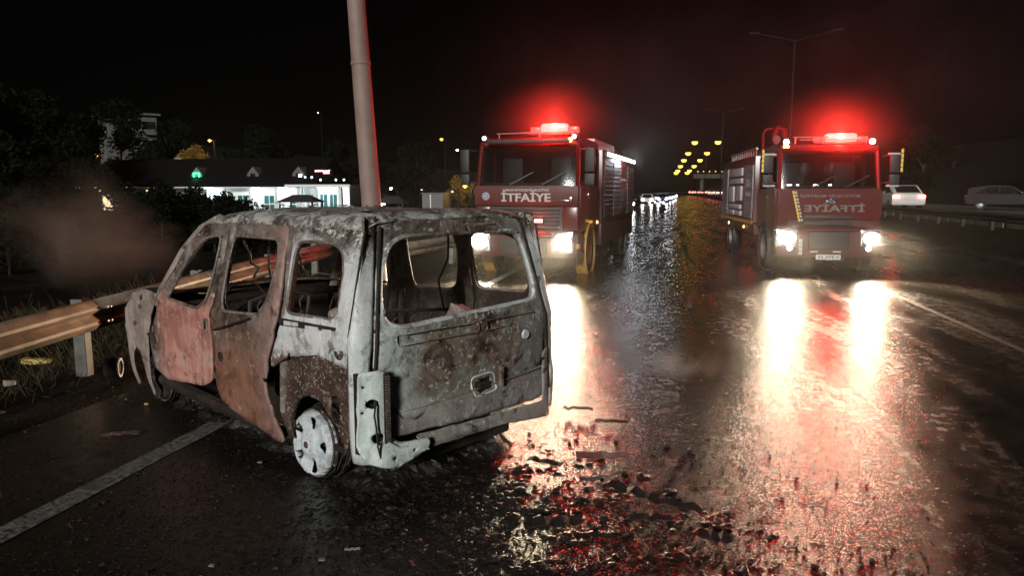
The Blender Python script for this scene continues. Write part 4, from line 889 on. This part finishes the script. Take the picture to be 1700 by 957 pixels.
MB().box(-.6, u(520), -1.25, .018, ZE - .10, ZE - .012).build('soffit', 'plaster_white', rb)
for px in (180, 205, 232, 262, 300, 330, 372, 412, 455, 498):
    wn = MB().box(u(px) - .55, u(px) + .55, -.03, .016, .9, 2.6).build('window', 'window_teal' if px > 350 else 'lit_window' if px in (180, 262) else 'window_teal', rb)
    for xx in (-.58, -.02, .54): MB().box(u(px) + xx, u(px) + xx + .05, -.07, -.032, .86, 2.64).build('window_bar', 'plaster_white', wn)
    for zz in (.86, 1.75, 2.6): MB().box(u(px) - .58, u(px) + .59, -.065, -.034, zz, zz + .05).build('window_bar', 'plaster_white', wn)
for px in (350, 392, 434, 476, 516): MB().box(u(px) - .14, u(px) + .14, -1.15, -.9, 0, ZE - .11).build('column', 'plaster_white', rb)
ra = MB().box(u(350), u(520), -1.12, -1.06, .92, 1.0).build('railing', 'plaster_white', rb)
for k in range(40): MB().box(u(350) + k * .235, u(350) + k * .235 + .04, -1.11, -1.07, .1, .918).build('baluster', 'plaster_white', ra)
for px, col in ((335, 'neon_green'), (428, 'plaster_grey'), (501, 'plaster_grey')):
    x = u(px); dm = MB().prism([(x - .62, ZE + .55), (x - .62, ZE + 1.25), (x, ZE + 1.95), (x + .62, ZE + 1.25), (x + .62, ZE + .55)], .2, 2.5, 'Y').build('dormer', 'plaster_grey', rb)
    if col == 'neon_green':
        fr = MB().box(x - .36, x - .26, .12, .19, ZE + .6, ZE + 1.3).box(x + .26, x + .36, .12, .19, ZE + .6, ZE + 1.3).box(x - .36, x + .36, .12, .19, ZE + 1.302, ZE + 1.4)
        fr.build('neon_frame', 'neon_green', dm); light('POINT', 'neon_light', (x, -.15, ZE + 1.0), 26, (.05, 1, .4), rb, .1)
    else: MB().box(x - .25, x + .25, .17, .196, ZE + .6, ZE + 1.3).build('dormer_window', 'window_dark', dm)
MB().box(u(501) + .1, u(501) + .35, .10, .16, ZE + .55, ZE + 1.2).build('dormer_lamp', 'cool_tube', rb)
sg = MB().box(u(519), u(548), 1.0, 1.08, ZE + 1.05, ZE + 1.75).build('roof_sign', 'roof_dark', rb)
text('sign_letters', 'RESTORANT', .5, 'neon_pink', sg, ((u(519) + u(548)) / 2, .96, ZE + 1.4), FRONT, False, .03, .02, 1.55)
# flat-roofed porch
px0, px1 = u(520) + .02, u(592)
MB().box(px0 - .9, px1 + .8, -3.2, 4.0, ZE - .05, ZE + .18).build('porch_roof', 'plaster_white', rb)
MB().box(px0, px1 - .6, -.2, 3.9, 0, ZE - .06).build('porch_wall', 'plaster_white', rb)
for x in (px0 + .3, px0 + 1.9, px1 - .35): MB().box(x - .16, x + .16, -2.9, -2.55, 0, ZE - .06).build('porch_column', 'plaster_white', rb)
for x in (px0 + .6, px0 + 1.5, px0 + 2.5):
    wn = MB().box(x - .35, x + .35, -.24, -.205, .6, 2.7).build('porch_window', 'window_teal', rb)
    MB().box(x - .02, x + .02, -.28, -.245, .6, 2.7).build('window_bar', 'plaster_white', wn)
for px in (365, 440, 484, 545, 575):
    MB().box(u(px) - .45, u(px) + .45, -.95, -.75, ZE - .17, ZE - .11).build('tube_lamp', 'cool_tube', rb)
    light('POINT', 'tube_light', (u(px), -1.0 if px < 520 else -1.6, ZE - .45), 110, (.78, .97, 1), rb, .25)
for px, w_ in ((180, 12), (262, 12), (300, 20)):
    MB().lathe([(0, -.12), (.12, 0), (0, .12)], 10, 'Z', (u(px), -1.0, ZE - .35)).build('globe_lamp', 'lit_window', rb); light('POINT', 'globe_light', (u(px), -1.1, ZE - .5), w_, (1, .85, .55), rb, .2)
for i, px in enumerate((535, 545, 558, 581, 593)):
    MB().lathe([(0, -.09), (.09, 0), (0, .09)], 8, 'Z', (u(px), -2.8, ZE + .55 - .0 + (.3 if px < 550 else .05))).build('string_lamp', 'cool_tube', rb)
# ---- gazebo canopies standing between the restaurant and the road
def gazebo(px, d, w_, zt, label):
    p = at(px, 335, d); t = thing('gazebo', (p.x, p.y, ground_z(p.x, p.y)), ang, label, 'gazebo', None); zg = zt - t.location.z
    MB().add([(-w_, -w_ * .7, zg - .42), (w_, -w_ * .7, zg - .42), (w_, w_ * .7, zg - .42), (-w_, w_ * .7, zg - .42), (-w_ * .45, 0, zg), (w_ * .45, 0, zg)], [(0, 1, 5, 4), (1, 2, 5), (2, 3, 4, 5), (3, 0, 4), (3, 2, 1, 0)]).build('canopy', 'canopy_cloth', t)
    for sx in (-1, 1):
        for sy_ in (-1, 1): MB().tube([(sx * w_ * .85, sy_ * w_ * .55, 0), (sx * w_ * .85, sy_ * w_ * .55, zg - .4)], .05, 6).build('leg', 'bark', t)
    return t
gazebo(500, 42, 1.15, 1.62, 'dark peaked gazebo canopy in front of the lit restaurant porch')
g2 = gazebo(652, 44, .95, 1.52, 'small dark gazebo with a bright lamp beyond the leaning pole')
MB().lathe([(0, -.1), (.30, -.02), (.3, .04), (0, .06)], 14, 'Z', (-.45, -.9, 1.05 - g2.location.z)).build('hanging_lamp', 'cool_tube', g2, True); light('POINT', 'gazebo_light', (-.45, -1.0, .85 - g2.location.z), 40, (.85, .97, 1), g2, .2)
# ---- dark apartment block up the hill
p = at(224, 318, 112); ap = thing('apartment_block', (p.x, p.y, ground_z(p.x, p.y) - 1), math.atan2(p.y, p.x) - R(90) + R(8), 'dim grey apartment block on the hillside above the trees', 'building')
zr = 13.2 - ap.location.z
MB().box(-3.4, 3.6, 0, 8, 0, zr).build('wall', 'plaster_grey', ap); MB().box(-4.1, 4.1, -.6, 8.6, zr, zr + .3).build('roof_slab', 'plaster_grey', ap)
for z in (zr - 2.6, zr - 5.4):
    for x in (-1.3, -.2): 
        wn = MB().box(x - .34, x + .34, -.03, -.005, z, z + 1.25).build('window', 'window_dark', ap); MB().box(x - .03, x + .03, -.05, -.032, z, z + 1.25).build('window_bar', 'plaster_grey', wn)
    bc = MB().box(1.6, 3.5, -.9, -.01, z - .3, z + .5).build('balcony', 'plaster_grey', ap); MB().box(1.7, 3.4, -.03, -.005, z + .52, z + 1.7).build('balcony_door', 'window_dark', bc)
# ---- satellite dishes, container, small lamps
for px, py, r in ((295, 268, .48), (302, 272, .36)):
    p = at(px, py, 82); ds = thing('satellite_dish', (p.x, p.y, p.z - 1.4), math.atan2(p.y, p.x) - R(90), 'larger pale satellite dish on a pole among the hillside trees' if r > .4 else 'smaller pale satellite dish on a pole among the hillside trees', 'satellite dish')
    o = MB().lathe([(0, .12), (r * .5, .09), (r, 0)], 20, 'Y', (0, 0, 1.4)).build('dish', 'dish', ds, True); MB().tube([(0, .14, -4), (0, .14, 1.4)], .05, 6).build('mast', 'steel', ds); MB().tube([(0, 0, 1.1), (0, -.35, 1.4)], .02, 5).build('feed_arm', 'steel', ds)
p = at(718, 331, 60); ct = thing('site_container', (p.x, p.y, ground_z(p.x, p.y)), R(8), 'pale grey container cabin beside the engine beyond the pole', 'container')
zt = 1.62 - ct.location.z
MB().box(-.85, .9, 0, 4, 0, zt, .03).build('shell', 'box_grey', ct, True); MB().box(-.2, -.12, -.05, -.005, .1, zt - .05).build('corner_trim', 'plaster_white', ct); MB().box(-.95, 1.0, -.1, 4.1, zt, zt + .08).build('roof_cap', 'box_grey', ct)
def hill_lamp(px, py, d, mat, label, r=.22, h=5.5, power=0, col=(1, .6, .2)):
    p = at(px, py, d); h = max(2.5, p.z - ground_z(p.x, p.y)); t = thing('hillside_lamp', (p.x, p.y, p.z - h), 0, label, 'lamp')
    MB().tube([(.6, 0, 0), (.6, 0, h - .2), (.4, 0, h + .02), (0, 0, h + .12)], .06, 6).build('post', 'lamp_head', t, True)
    MB().lathe([(0, -r), (r * .8, -r * .4), (r, 0), (r * .5, r * .4), (0, r * .5)], 12, 'Z', (0, 0, h)).build('lamp_glass', mat, t, True)
    if power: light('POINT', 'lamp_light', (0, -.3, h - .5), power, col, t, .2)
hill_lamp(348, 233, 88, 'sodium', 'orange lamp beside the orange-lit tree on the hillside', .22, 7, 260)
hill_lamp(161, 257, 84, 'sodium', 'orange lamp below the dim apartment block', .2, 6, 120)
hill_lamp(733, 231, 120, 'sodium_far', 'orange lamp high up beyond the leaning pole', .33, 9)
hill_lamp(759, 249, 130, 'far_white', 'white lamp next to the high orange lamp beyond the leaning pole', .2, 9)
hill_lamp(772, 309, 62, 'sodium', 'orange lamp beside the yellow-lit tree by the container cabin', .2, 4, 90)
hill_lamp(751, 318, 64, 'lit_window', 'dim cream lamp in front of the yellow-lit tree', .12, 3)
hill_lamp(649, 313, 60, 'far_white', 'white lamp above the small dark gazebo', .12, 4); hill_lamp(528, 187, 140, 'far_white', 'tiny white lamp far above the restaurant sign', .1, 8)
hill_lamp(700, 315, 70, 'lit_window', 'small cream lamp above the container cabin', .1, 4)

# ------------------------------------------------------------------ trees and bushes
def tree_mesh(seed, n, rx_, rz_, leaf, clumps, low=.15):
    rnd = random.Random(seed); v = []; f = []
    cl = []
    for _ in range(clumps):
        a = rnd.uniform(0, 6.283); q = rnd.random() ** .5; z = rnd.uniform(low, 1)
        k = math.sin(math.pi * min(1, .18 + .75 * z)) ** .7
        cl.append((Vector((math.cos(a) * q * rx_ * k, math.sin(a) * q * rx_ * k, z * rz_)), rnd.uniform(.22, .42) * rx_))
    for i in range(n):
        c, r = rnd.choice(cl); dr = Vector((rnd.gauss(0, 1), rnd.gauss(0, 1), rnd.gauss(0, .8))).normalized() * r * rnd.random() ** .4
        p = c + dr; a = Vector((rnd.gauss(0, 1), rnd.gauss(0, 1), rnd.gauss(0, 1))).normalized(); b_ = a.cross(Vector((rnd.gauss(0, 1), rnd.gauss(0, 1), rnd.gauss(0, 1)))).normalized()
        s = leaf * rnd.uniform(.6, 1.4); k = len(v)
        v += [p - a * s, p - b_ * s * .45, p + a * s, p + b_ * s * .45]; f.append((k, k + 1, k + 2, k + 3))
    me = bpy.data.meshes.new('crown'); me.from_pydata([tuple(x) for x in v], [], f); return me, cl
def trunk_mesh(cl, rz_, low, r):
    m_ = MB(); m_.tube([(0, 0, -1.0), (0, 0, rz_ * .25), (.05, 0, rz_ * .6)], [r, r * .8, r * .4], 8)
    for c, q in cl[:9]: m_.tube([(0, 0, min(c.z * .5, rz_ * .5)), (c.x * .5, c.y * .5, c.z * .8), c], [r * .4, r * .25, r * .08], 5)
    o = m_.build('trunk', 'bark'); me = o.data; bpy.data.objects.remove(o); return me
KINDS = {}
for nm, sd, n, rx_, rz_, leaf, cl in (('big', 1, 5200, 3.2, 8.5, .20, 26), ('round', 2, 4200, 2.6, 6.0, .17, 22), ('bush', 3, 3000, 1.5, 2.6, .10, 18), ('bush2', 4, 3000, 1.8, 2.2, .10, 16)):
    me, c = tree_mesh(sd, n, rx_, rz_, leaf, cl, .05 if nm.startswith('bush') else .2); KINDS[nm] = (me, trunk_mesh(c, rz_, .2, .06 if nm.startswith('bush') else .17))
def plant(kind, p, s, rz, label, name='tree', cat='tree', group=None, mat='leaf'):
    me, tr = KINDS[kind]
    t = thing(name, (p.x, p.y, p.z), rz, label, cat, group); t.scale = (s, s, s)
    cm = me
    if mat not in [m_.name for m_ in me.materials]:
        cm = me if not me.materials else me.copy()
        cm.materials.clear(); cm.materials.append(M[mat])
        if not me.materials: pass
    o = bpy.data.objects.new('crown', cm); COL.objects.link(o); o.parent = t
    o = bpy.data.objects.new('trunk', tr); COL.objects.link(o); o.parent = t
    return t
def gp(px, d): 
    p = at(px, 318, d); return Vector((p.x, p.y, ground_z(p.x, p.y) - .1))
GT = 'dark trees on the hillside'
for i, (px, d, s, k) in enumerate(((20, 60, 1.0, 'big'), (70, 52, .9, 'round'), (110, 70, 1.15, 'big'), (150, 62, .95, 'round'), (205, 96, 1.25, 'big'), (245, 90, 1.0, 'round'), (290, 98, 1.1, 'big'), (380, 100, 1.2, 'round'), (440, 105, 1.3, 'big'), (500, 110, 1.1, 'round'), (-20, 44, 1.0, 'big'), (60, 84, 1.2, 'big'), (570, 115, 1.2, 'big'), (640, 120, 1.2, 'round'), (690, 130, 1.3, 'big'))):
    plant(k, gp(px, d), s, i * 1.3, 'dark leafy tree in the unlit mass of trees on the hillside', group=GT)
for i, (px, d, s, k) in enumerate(((240, 40, 1.0, 'bush2'), (285, 38, 1.05, 'bush'), (318, 37, 1.15, 'bush'), (352, 36, .95, 'bush2'), (385, 35, 1.0, 'bush'), (205, 42, .9, 'bush'), (165, 40, .95, 'bush2'), (130, 36, 1.0, 'bush'), (90, 33, 1.1, 'bush2'), (40, 30, 1.2, 'bush'), (5, 26, 1.2, 'bush2'), (410, 37, .75, 'bush2'), (265, 36, 1.2, 'bush'), (300, 41, 1.3, 'bush2'), (335, 40, 1.25, 'bush2'), (370, 39, 1.1, 'bush'), (220, 37, 1.2, 'bush'))):
    plant(k, gp(px, d), s, i * 2.1, 'dark leafy bush silhouetted against the lights of the restaurant front', 'bush', 'bush', 'dark bushes before the restaurant')
plant('round', at(322, 300, 92) + Vector((0, 0, -.5)), .75, 1, 'tree coloured orange as if lit by the hillside lamp', mat='leaf_lamplit')
plant('bush', at(762, 345, 66), .95, 2, 'small tree coloured yellow as if lit by the orange lamp by the container', mat='leaf_lamplit')
for i, (x, y, s) in enumerate(((30, 62, 1.0), (36, 52, .9), (42, 70, 1.2), (27, 90, 1.0), (33, 110, 1.2), (46, 48, .8), (30, 140, 1.2), (40, 120, 1.3))):
    plant('bush2' if i % 2 else 'round', Vector((x, y, ground_z(x, y) - .2)), s, i, 'dark shrub on the bank above the opposite carriageway', 'bush', 'bush', 'shrubs on the right bank')

# ------------------------------------------------------------------ weeds and grass on the verge
rnd = random.Random(5); v = []; f = []
for i in range(16000):
    x = rnd.uniform(-11, -5.35); y = rnd.uniform(2.5, 15)
    if x > -5.5 - (y - 5) * .14 and rnd.random() < .85: continue
    if noise.noise((x * .9, y * .9, 0)) < -.15 and rnd.random() < .8: continue
    z = ground_z(x, y); h = rnd.uniform(.04, .2) * (1 + (rnd.random() < .05) * 1.4); a = rnd.uniform(0, 6.28); w_ = .003; l = rnd.gauss(0, .07); m_ = rnd.gauss(0, .07); k = len(v)
    v += [(x - w_ * math.cos(a), y - w_ * math.sin(a), z), (x + w_ * math.cos(a), y + w_ * math.sin(a), z), (x + l * .62 + w_ * .7, y + m_ * .62, z + h * .7), (x + l, y + m_, z + h)]
    f += [(k, k + 1, k + 2), (k, k + 2, k + 3)]
tag(MB().add(v, f).build('dry_grass', 'leaf_dry', recalc=False), 'dry grass and weeds growing along the foot of the guardrail', 'grass', kind='stuff')

# ------------------------------------------------------------------ burnt debris
def chunk(seed, sx, sy_, sz, sub=2, amp=.5):
    bm = bmesh.new(); bmesh.ops.create_icosphere(bm, subdivisions=sub, radius=1)
    for q in bm.verts:
        q.co *= 1 + amp * noise.noise(q.co * 1.7 + Vector((seed * 5.3, 0, 0))); q.co = Vector((q.co.x * sx, q.co.y * sy_, max(-.4, q.co.z) * sz))
    me = bpy.data.meshes.new('debris'); bm.to_mesh(me); bm.free(); return me
lumps = [chunk(i, 1, random.uniform(.5, .9), random.uniform(.3, .6)) for i in range(8)]
for me in lumps: me.materials.append(M['char'])
rnd = random.Random(11); DG = 'charred lumps lying on the wet road'
for i in range(56):
    if i < 42: x, y = rnd.gauss(-.25, .55), rnd.uniform(2.9, 5.2)
    elif i < 58: x, y = rnd.uniform(-2.4, -.9), rnd.uniform(2.7, 3.9)
    else: x, y = rnd.uniform(-4.2, -2.6), rnd.uniform(4.2, 5.6)
    o = bpy.data.objects.new('charred_lump', lumps[i % 8]); COL.objects.link(o); s = rnd.uniform(.010, .026) * (1.6 if rnd.random() < .15 else 1)
    o.scale = (s, s, s * .8); o.location = (x, y, s * .15); o.rotation_euler = (0, 0, rnd.uniform(0, 6.28))
    tag(o, 'small black charred lump among the debris on the wet road', 'debris', DG)
def scrap(px, py, L, w_, a, mat, label, name='scrap_strip', bend=.02, n=7, t=.006):
    p = at(px, py, 1); d = p - Vector((0, 0, CAMZ)); p = Vector((0, 0, CAMZ)) + d * (-CAMZ / d.z)
    q = MB(); vs = []
    for i in range(n):
        x = (i / (n - 1) - .5) * L; z = .008 + abs(bend * math.sin(i * 1.3 + px)) + bend * .3; ww = w_ * (.75 + .35 * noise.noise((i * .9, px, 0)))
        vs += [(x, -ww, z), (x, ww, z + .5 * bend), (x, ww, z + .5 * bend + t), (x, -ww, z + t)]
    fs = [(4 * i + k, 4 * i + (k + 1) % 4, 4 * i + 4 + (k + 1) % 4, 4 * i + 4 + k) for i in range(n - 1) for k in range(4)] + [(0, 1, 2, 3), (4 * n - 4, 4 * n - 1, 4 * n - 2, 4 * n - 3)]
    o = q.add(vs, fs).build(name, mat); o.location = (p.x, p.y, 0); o.rotation_euler = (0, 0, a); return tag(o, label, 'debris')
scrap(1015, 705, .26, .03, R(2), 'char', 'flat black strip with notches lying near the van tailgate', bend=.012)
scrap(960, 685, .24, .022, R(4), 'char', 'thin black bar lying parallel to the notched strip')
scrap(1050, 830, .34, .04, R(-28), 'char', 'curled black plastic strip lying in the glittering debris', bend=.035)
scrap(1120, 850, .30, .03, R(-16), 'char', 'long bent black shard pointing at the lane line', bend=.03)
scrap(1000, 800, .26, .014, R(35), 'frame', 'narrow rusty rod lying across the debris', 'scrap_rod', .015)
scrap(905, 775, .26, .03, R(-18), 'char', 'black flake lying against the pool by the van', bend=.02)
scrap(920, 880, .30, .05, R(20), 'char', 'broad charred sheet lying closest to the dark puddle', bend=.03)
scrap(585, 918, 0.078, 0.007, R(20), 'fender', 'pale green sliver of metal on the soot behind the van', bend=.006)
scrap(1190, 905, .16, .05, R(-10), 'char', 'rounded black scrap beside the curled strips', bend=.03); scrap(1080, 870, .22, .03, R(10), 'char', 'dark flat shard under the curled plastic strip', bend=.02)
scrap(200, 725, .26, .03, R(25), 'arch', 'brown scrap beside the painted edge line', bend=.01); scrap(432, 772, 0.030, 0.011, R(0), 'fender', 'tiny pale chip beside the edge line', bend=.004)
scrap(1000, 765, .36, .07, R(12), 'frame', 'brown crumpled sheet lying in the wet glare', bend=.02)
scrap(535, 935, 0.030, 0.011, R(10), 'fender', 'pale green chip on the soot in front of the sliver', bend=.004); scrap(352, 945, 0.030, 0.010, R(-5), 'fender', 'pale chip alone on the black soot', bend=.004)
# loose grit and flakes: too many to count
rnd = random.Random(3); v = []; f = []
def grit(n, fx, smin, smax):
    for _ in range(n):
        x, y = fx(); s = rnd.uniform(smin, smax) * (2.2 if rnd.random() < .04 else 1); a = rnd.uniform(0, 6.28); k = len(v)
        for t in range(4): v.append((x + s * math.cos(a + t * 1.57) * rnd.uniform(.5, 1.2), y + s * math.sin(a + t * 1.57) * rnd.uniform(.5, 1.2), .001 + s * rnd.uniform(-.1, .25)))
        v.append((x, y, s * rnd.uniform(.3, .8))); f.extend([(k, k + 1, k + 4), (k + 1, k + 2, k + 4), (k + 2, k + 3, k + 4), (k + 3, k, k + 4)])
grit(9000, lambda: (rnd.gauss(-.1, .85), 2.5 + abs(rnd.gauss(0, 1.5))), .003, .010)
grit(5000, lambda: (rnd.uniform(-3.2, 0), rnd.uniform(2.3, 4.2)), .004, .012)
grit(2500, lambda: (rnd.uniform(.2, 3.2), rnd.uniform(2.4, 6)), .002, .006)
grit(3500, lambda: (rnd.uniform(-4.8, -2.2), rnd.uniform(3.2, 6.5)), .004, .012)
grit(3000, lambda: (rnd.uniform(-8, -4.6), rnd.uniform(3, 9)), .005, .02)
tag(MB().add(v, f).build('burnt_grit', 'char', recalc=False), 'loose charred grit and glass crumbs scattered over the wet road', 'grit', kind='stuff')
def onroad(px, py, z=0):
    d = at(px, py, 1) - Vector((0, 0, CAMZ)); return Vector((0, 0, CAMZ)) + d * ((z - CAMZ) / d.z)
# crust of wet ash washed out of the van: a crumbled layer, uncountable
v = []; nx, ny = 380, 240; X0, X1, Y0, Y1 = -4.6, 1.6, 2.2, 5.9
for j in range(ny + 1):
    for i in range(nx + 1):
        x = X0 + (X1 - X0) * i / nx; y = Y0 + (Y1 - Y0) * j / ny
        d = max(0, 1 - (((x + 1.2) / 2.6) ** 2 + ((y - 3.7) / 1.9) ** 2) ** .8)
        h = noise.fractal((x * 5, y * 5, 0), .9, 2.2, 5) * .5 + .5 * noise.noise((x * 24, y * 24, 2)) + .35 * noise.noise((x * 60, y * 60, 5))
        v.append((x, y, .024 * h * (.4 + d) + .012 * d - .012))
W = nx + 1
tag(MB().add(v, [(j * W + i, j * W + i + 1, (j + 1) * W + i + 1, (j + 1) * W + i) for j in range(ny) for i in range(nx)]).build('wet_ash', 'wet_ash', recalc=False), 'crumbly black wet ash spread over the road behind the van', 'ash', kind='stuff')
# embers under the van
for px, py, s, lb in ((278, 656, .022, 'small glowing red ember under the front door of the van'), (243, 674, .02, 'dull orange ember lying on the ash before the front wheel')):
    o = link('ember', chunk(px, 1, .8, .6), 'ember' if s > .021 else 'yellow_litter'); p = onroad(px, py); o.location = (p.x, p.y, .012); o.scale = (s, s, s); tag(o, lb, 'ember')
p = onroad(188, 628); t = thing('burnt_drum', (p.x, p.y, .1), R(25), 'round black burnt drum with a pale rim lying by the front wheel', 'drum')
MB().lathe([(0, -.06), (.085, -.06), (.10, -.04), (.10, .06), (0, .06)], 24, 'X').build('shell', 'char', t, True); MB().lathe([(.07, .062), (.095, .062), (.095, .075), (.07, .075)], 24, 'X', closed=True).build('rim', 'wheelmetal', t, True)
p = onroad(60, 590, .05); o = MB().box(-.14, .14, -.05, .05, 0, .06, .01).build('crushed_wrapper', 'yellow_litter', None, True); o.location = (p.x, p.y, ground_z(p.x, p.y)); o.rotation_euler = (0, .1, .4); tag(o, 'crushed yellow wrapper in the weeds below the guardrail', 'litter')
p = onroad(14, 630, .03); o = MB().box(-.05, .05, -.04, .04, 0, .05, .006).build('paper_cup', 'carton', None, True); o.location = (p.x, p.y, ground_z(p.x, p.y)); o.rotation_euler = (0, .2, .9); tag(o, 'small white carton lying on the verge near the guardrail', 'litter')

# ------------------------------------------------------------------ drifting smoke and steam, added lamp-glow volumes, and the damp night air
def cloud(name, loc, size, dens, col, label, scale=1.0, seed=0, aniso=.3, thr=.45):
    m, nt, b = newmat(name + str(seed)); nt.nodes.remove(b)
    pv = nt.nodes.new('ShaderNodeVolumePrincipled'); pv.inputs['Color'].default_value = (*col, 1); pv.inputs['Anisotropy'].default_value = aniso
    co = nt.nodes.new('ShaderNodeTexCoord').outputs['Object']
    gr_ = nt.nodes.new('ShaderNodeVectorMath'); gr_.operation = 'LENGTH'; nt.links.new(co, gr_.inputs[0])
    fall = mth(nt, 'SUBTRACT', 1.0, gr_.outputs['Value'])
    mp = nt.nodes.new('ShaderNodeMapping'); mp.inputs['Scale'].default_value = tuple(scale * q for q in size); mp.inputs['Location'].default_value = (seed * 3.3, seed, 0); nt.links.new(co, mp.inputs[0])
    f = nz(nt, 1.0, 4, .6, mp.outputs[0], .8)
    d = mth(nt, 'MULTIPLY', mth(nt, 'MAXIMUM', mth(nt, 'SUBTRACT', mth(nt, 'ADD', f, mth(nt, 'MULTIPLY', fall, .45)), thr + .25), 0.0), mth(nt, 'MAXIMUM', fall, 0.0))
    nt.links.new(mth(nt, 'MULTIPLY', d, dens), pv.inputs['Density']); nt.links.new(pv.outputs[0], nt.nodes['Material Output'].inputs['Volume'])
    bm = bmesh.new(); bmesh.ops.create_icosphere(bm, subdivisions=3, radius=1); me = bpy.data.meshes.new(name); bm.to_mesh(me); bm.free()
    o = link(name, me, name + str(seed)); o.location = loc; o.scale = size; return tag(o, label, 'smoke', kind='stuff')
cloud('smoke', (-7.6, 8.6, 1.2), (1.9, 1.9, 1.25), 2.6, (.9, .78, .6), 'thin brown smoke drifting behind the guardrail', .9, 1, .2)
cloud('steam', (-.75, 4.75, .3), (.85, .7, .42), 2.2, (.95, .93, .9), 'pale steam rising behind the van tailgate', 2.2, 2)
cloud('steam', (.2, 6.7, .22), (.7, .6, .32), 1.8, (.95, .93, .9), 'wisp of steam rising from the wet lane', 2.2, 3)
cloud('steam', (-2.2, 13.6, .7), (3.0, 1.8, 1.0), .035, (.95, .93, .9), 'steam hanging before the engine next to the van', .8, 4, .5)
cloud('steam', (3.4, 15.6, .7), (3.6, 1.8, 1.0), .035, (.95, .93, .9), 'steam hanging before the engine with mirror-written lettering', .8, 5, .5)
def glow_mist(loc, size, dens, label, seed):  # volumes added to imitate the bloom around the lamps
    m, nt, b = newmat('glow_mist' + str(seed)); nt.nodes.remove(b)
    pv = nt.nodes.new('ShaderNodeVolumePrincipled'); pv.inputs['Color'].default_value = (.96, .94, .92, 1); pv.inputs['Anisotropy'].default_value = .62
    co = nt.nodes.new('ShaderNodeTexCoord').outputs['Object']; ln = nt.nodes.new('ShaderNodeVectorMath'); ln.operation = 'LENGTH'; nt.links.new(co, ln.inputs[0])
    fall = mth(nt, 'POWER', mth(nt, 'MAXIMUM', mth(nt, 'SUBTRACT', 1.0, ln.outputs['Value']), 0.0), 1.3)
    mp = nt.nodes.new('ShaderNodeMapping'); mp.inputs['Scale'].default_value = tuple(size); mp.inputs['Location'].default_value = (seed * 2.7, seed, 0); nt.links.new(co, mp.inputs[0])
    wob = mth(nt, 'MULTIPLY', mth(nt, 'MAXIMUM', mth(nt, 'SUBTRACT', nz(nt, .9 if size[0] > 1 else 2.5, 3, .55, mp.outputs[0], .6), .22), 0.0), 3.4)
    nt.links.new(mth(nt, 'MULTIPLY', mth(nt, 'MULTIPLY', fall, wob), dens), pv.inputs['Density']); nt.links.new(pv.outputs[0], nt.nodes['Material Output'].inputs['Volume'])
    bm = bmesh.new(); bmesh.ops.create_icosphere(bm, subdivisions=3, radius=1); me = bpy.data.meshes.new('glow_mist'); bm.to_mesh(me); bm.free()
    o = link('glow_mist', me, 'glow_mist' + str(seed)); o.location = loc; o.scale = size; tag(o, label, 'glow_mist', kind='stuff')
glow_mist((-1.6, 19.2, 4.4), (5.0, 4.0, 3.4), .028, 'added volume spreading beacon glow over the roof of the engine next to the van', 1)  # added behind the cabs so the beacon red spreads above the roofs
glow_mist((5.6, 22.0, 4.8), (8.5, 5.0, 4.6), .04, 'added volume spreading beacon glow over the roof of the engine with mirror-written lettering', 2)
def onto(t, x, y, z):
    c, s = math.cos(t.rotation_euler.z), math.sin(t.rotation_euler.z); return (t.location.x + c * x - s * y, t.location.y + s * x + c * y, z)
glow_mist(onto(A, .5, .5, 3.15), (1.7, 1.3, 1.15), .13, 'added volume giving the glow round the roof beacon of the engine next to the van', 3)  # added close round the beacons as their halo
glow_mist(onto(Bt, .29, .45, 3.02), (1.9, 1.4, 1.25), .14, 'added volume giving the glow round the roof beacon of the engine with mirror-written lettering', 4)
for i, (t, x, z) in enumerate(((A, -.98, .75), (A, .83, .75), (Bt, -.88, .79), (Bt, .88, .79))):  # small volumes added to imitate headlight glare
    glow_mist(onto(t, x, -.22, z), (.50, .38, .44), .5, 'added volume giving the glow before a headlight of the engine ' + ('next to the van' if t is A else 'with mirror-written lettering'), 5 + i)
m, nt, b = newmat('air'); nt.nodes.remove(b); pv = nt.nodes.new('ShaderNodeVolumePrincipled'); pv.inputs['Color'].default_value = (1, .97, .94, 1)
pv.inputs['Density'].default_value = .00024; pv.inputs['Anisotropy'].default_value = .86; nt.links.new(pv.outputs[0], nt.nodes['Material Output'].inputs['Volume'])
o = MB().box(-190, 150, -30, 420, -3.5, 30).build('haze', 'air'); tag(o, 'thin damp night air over the whole road', 'haze', kind='stuff')
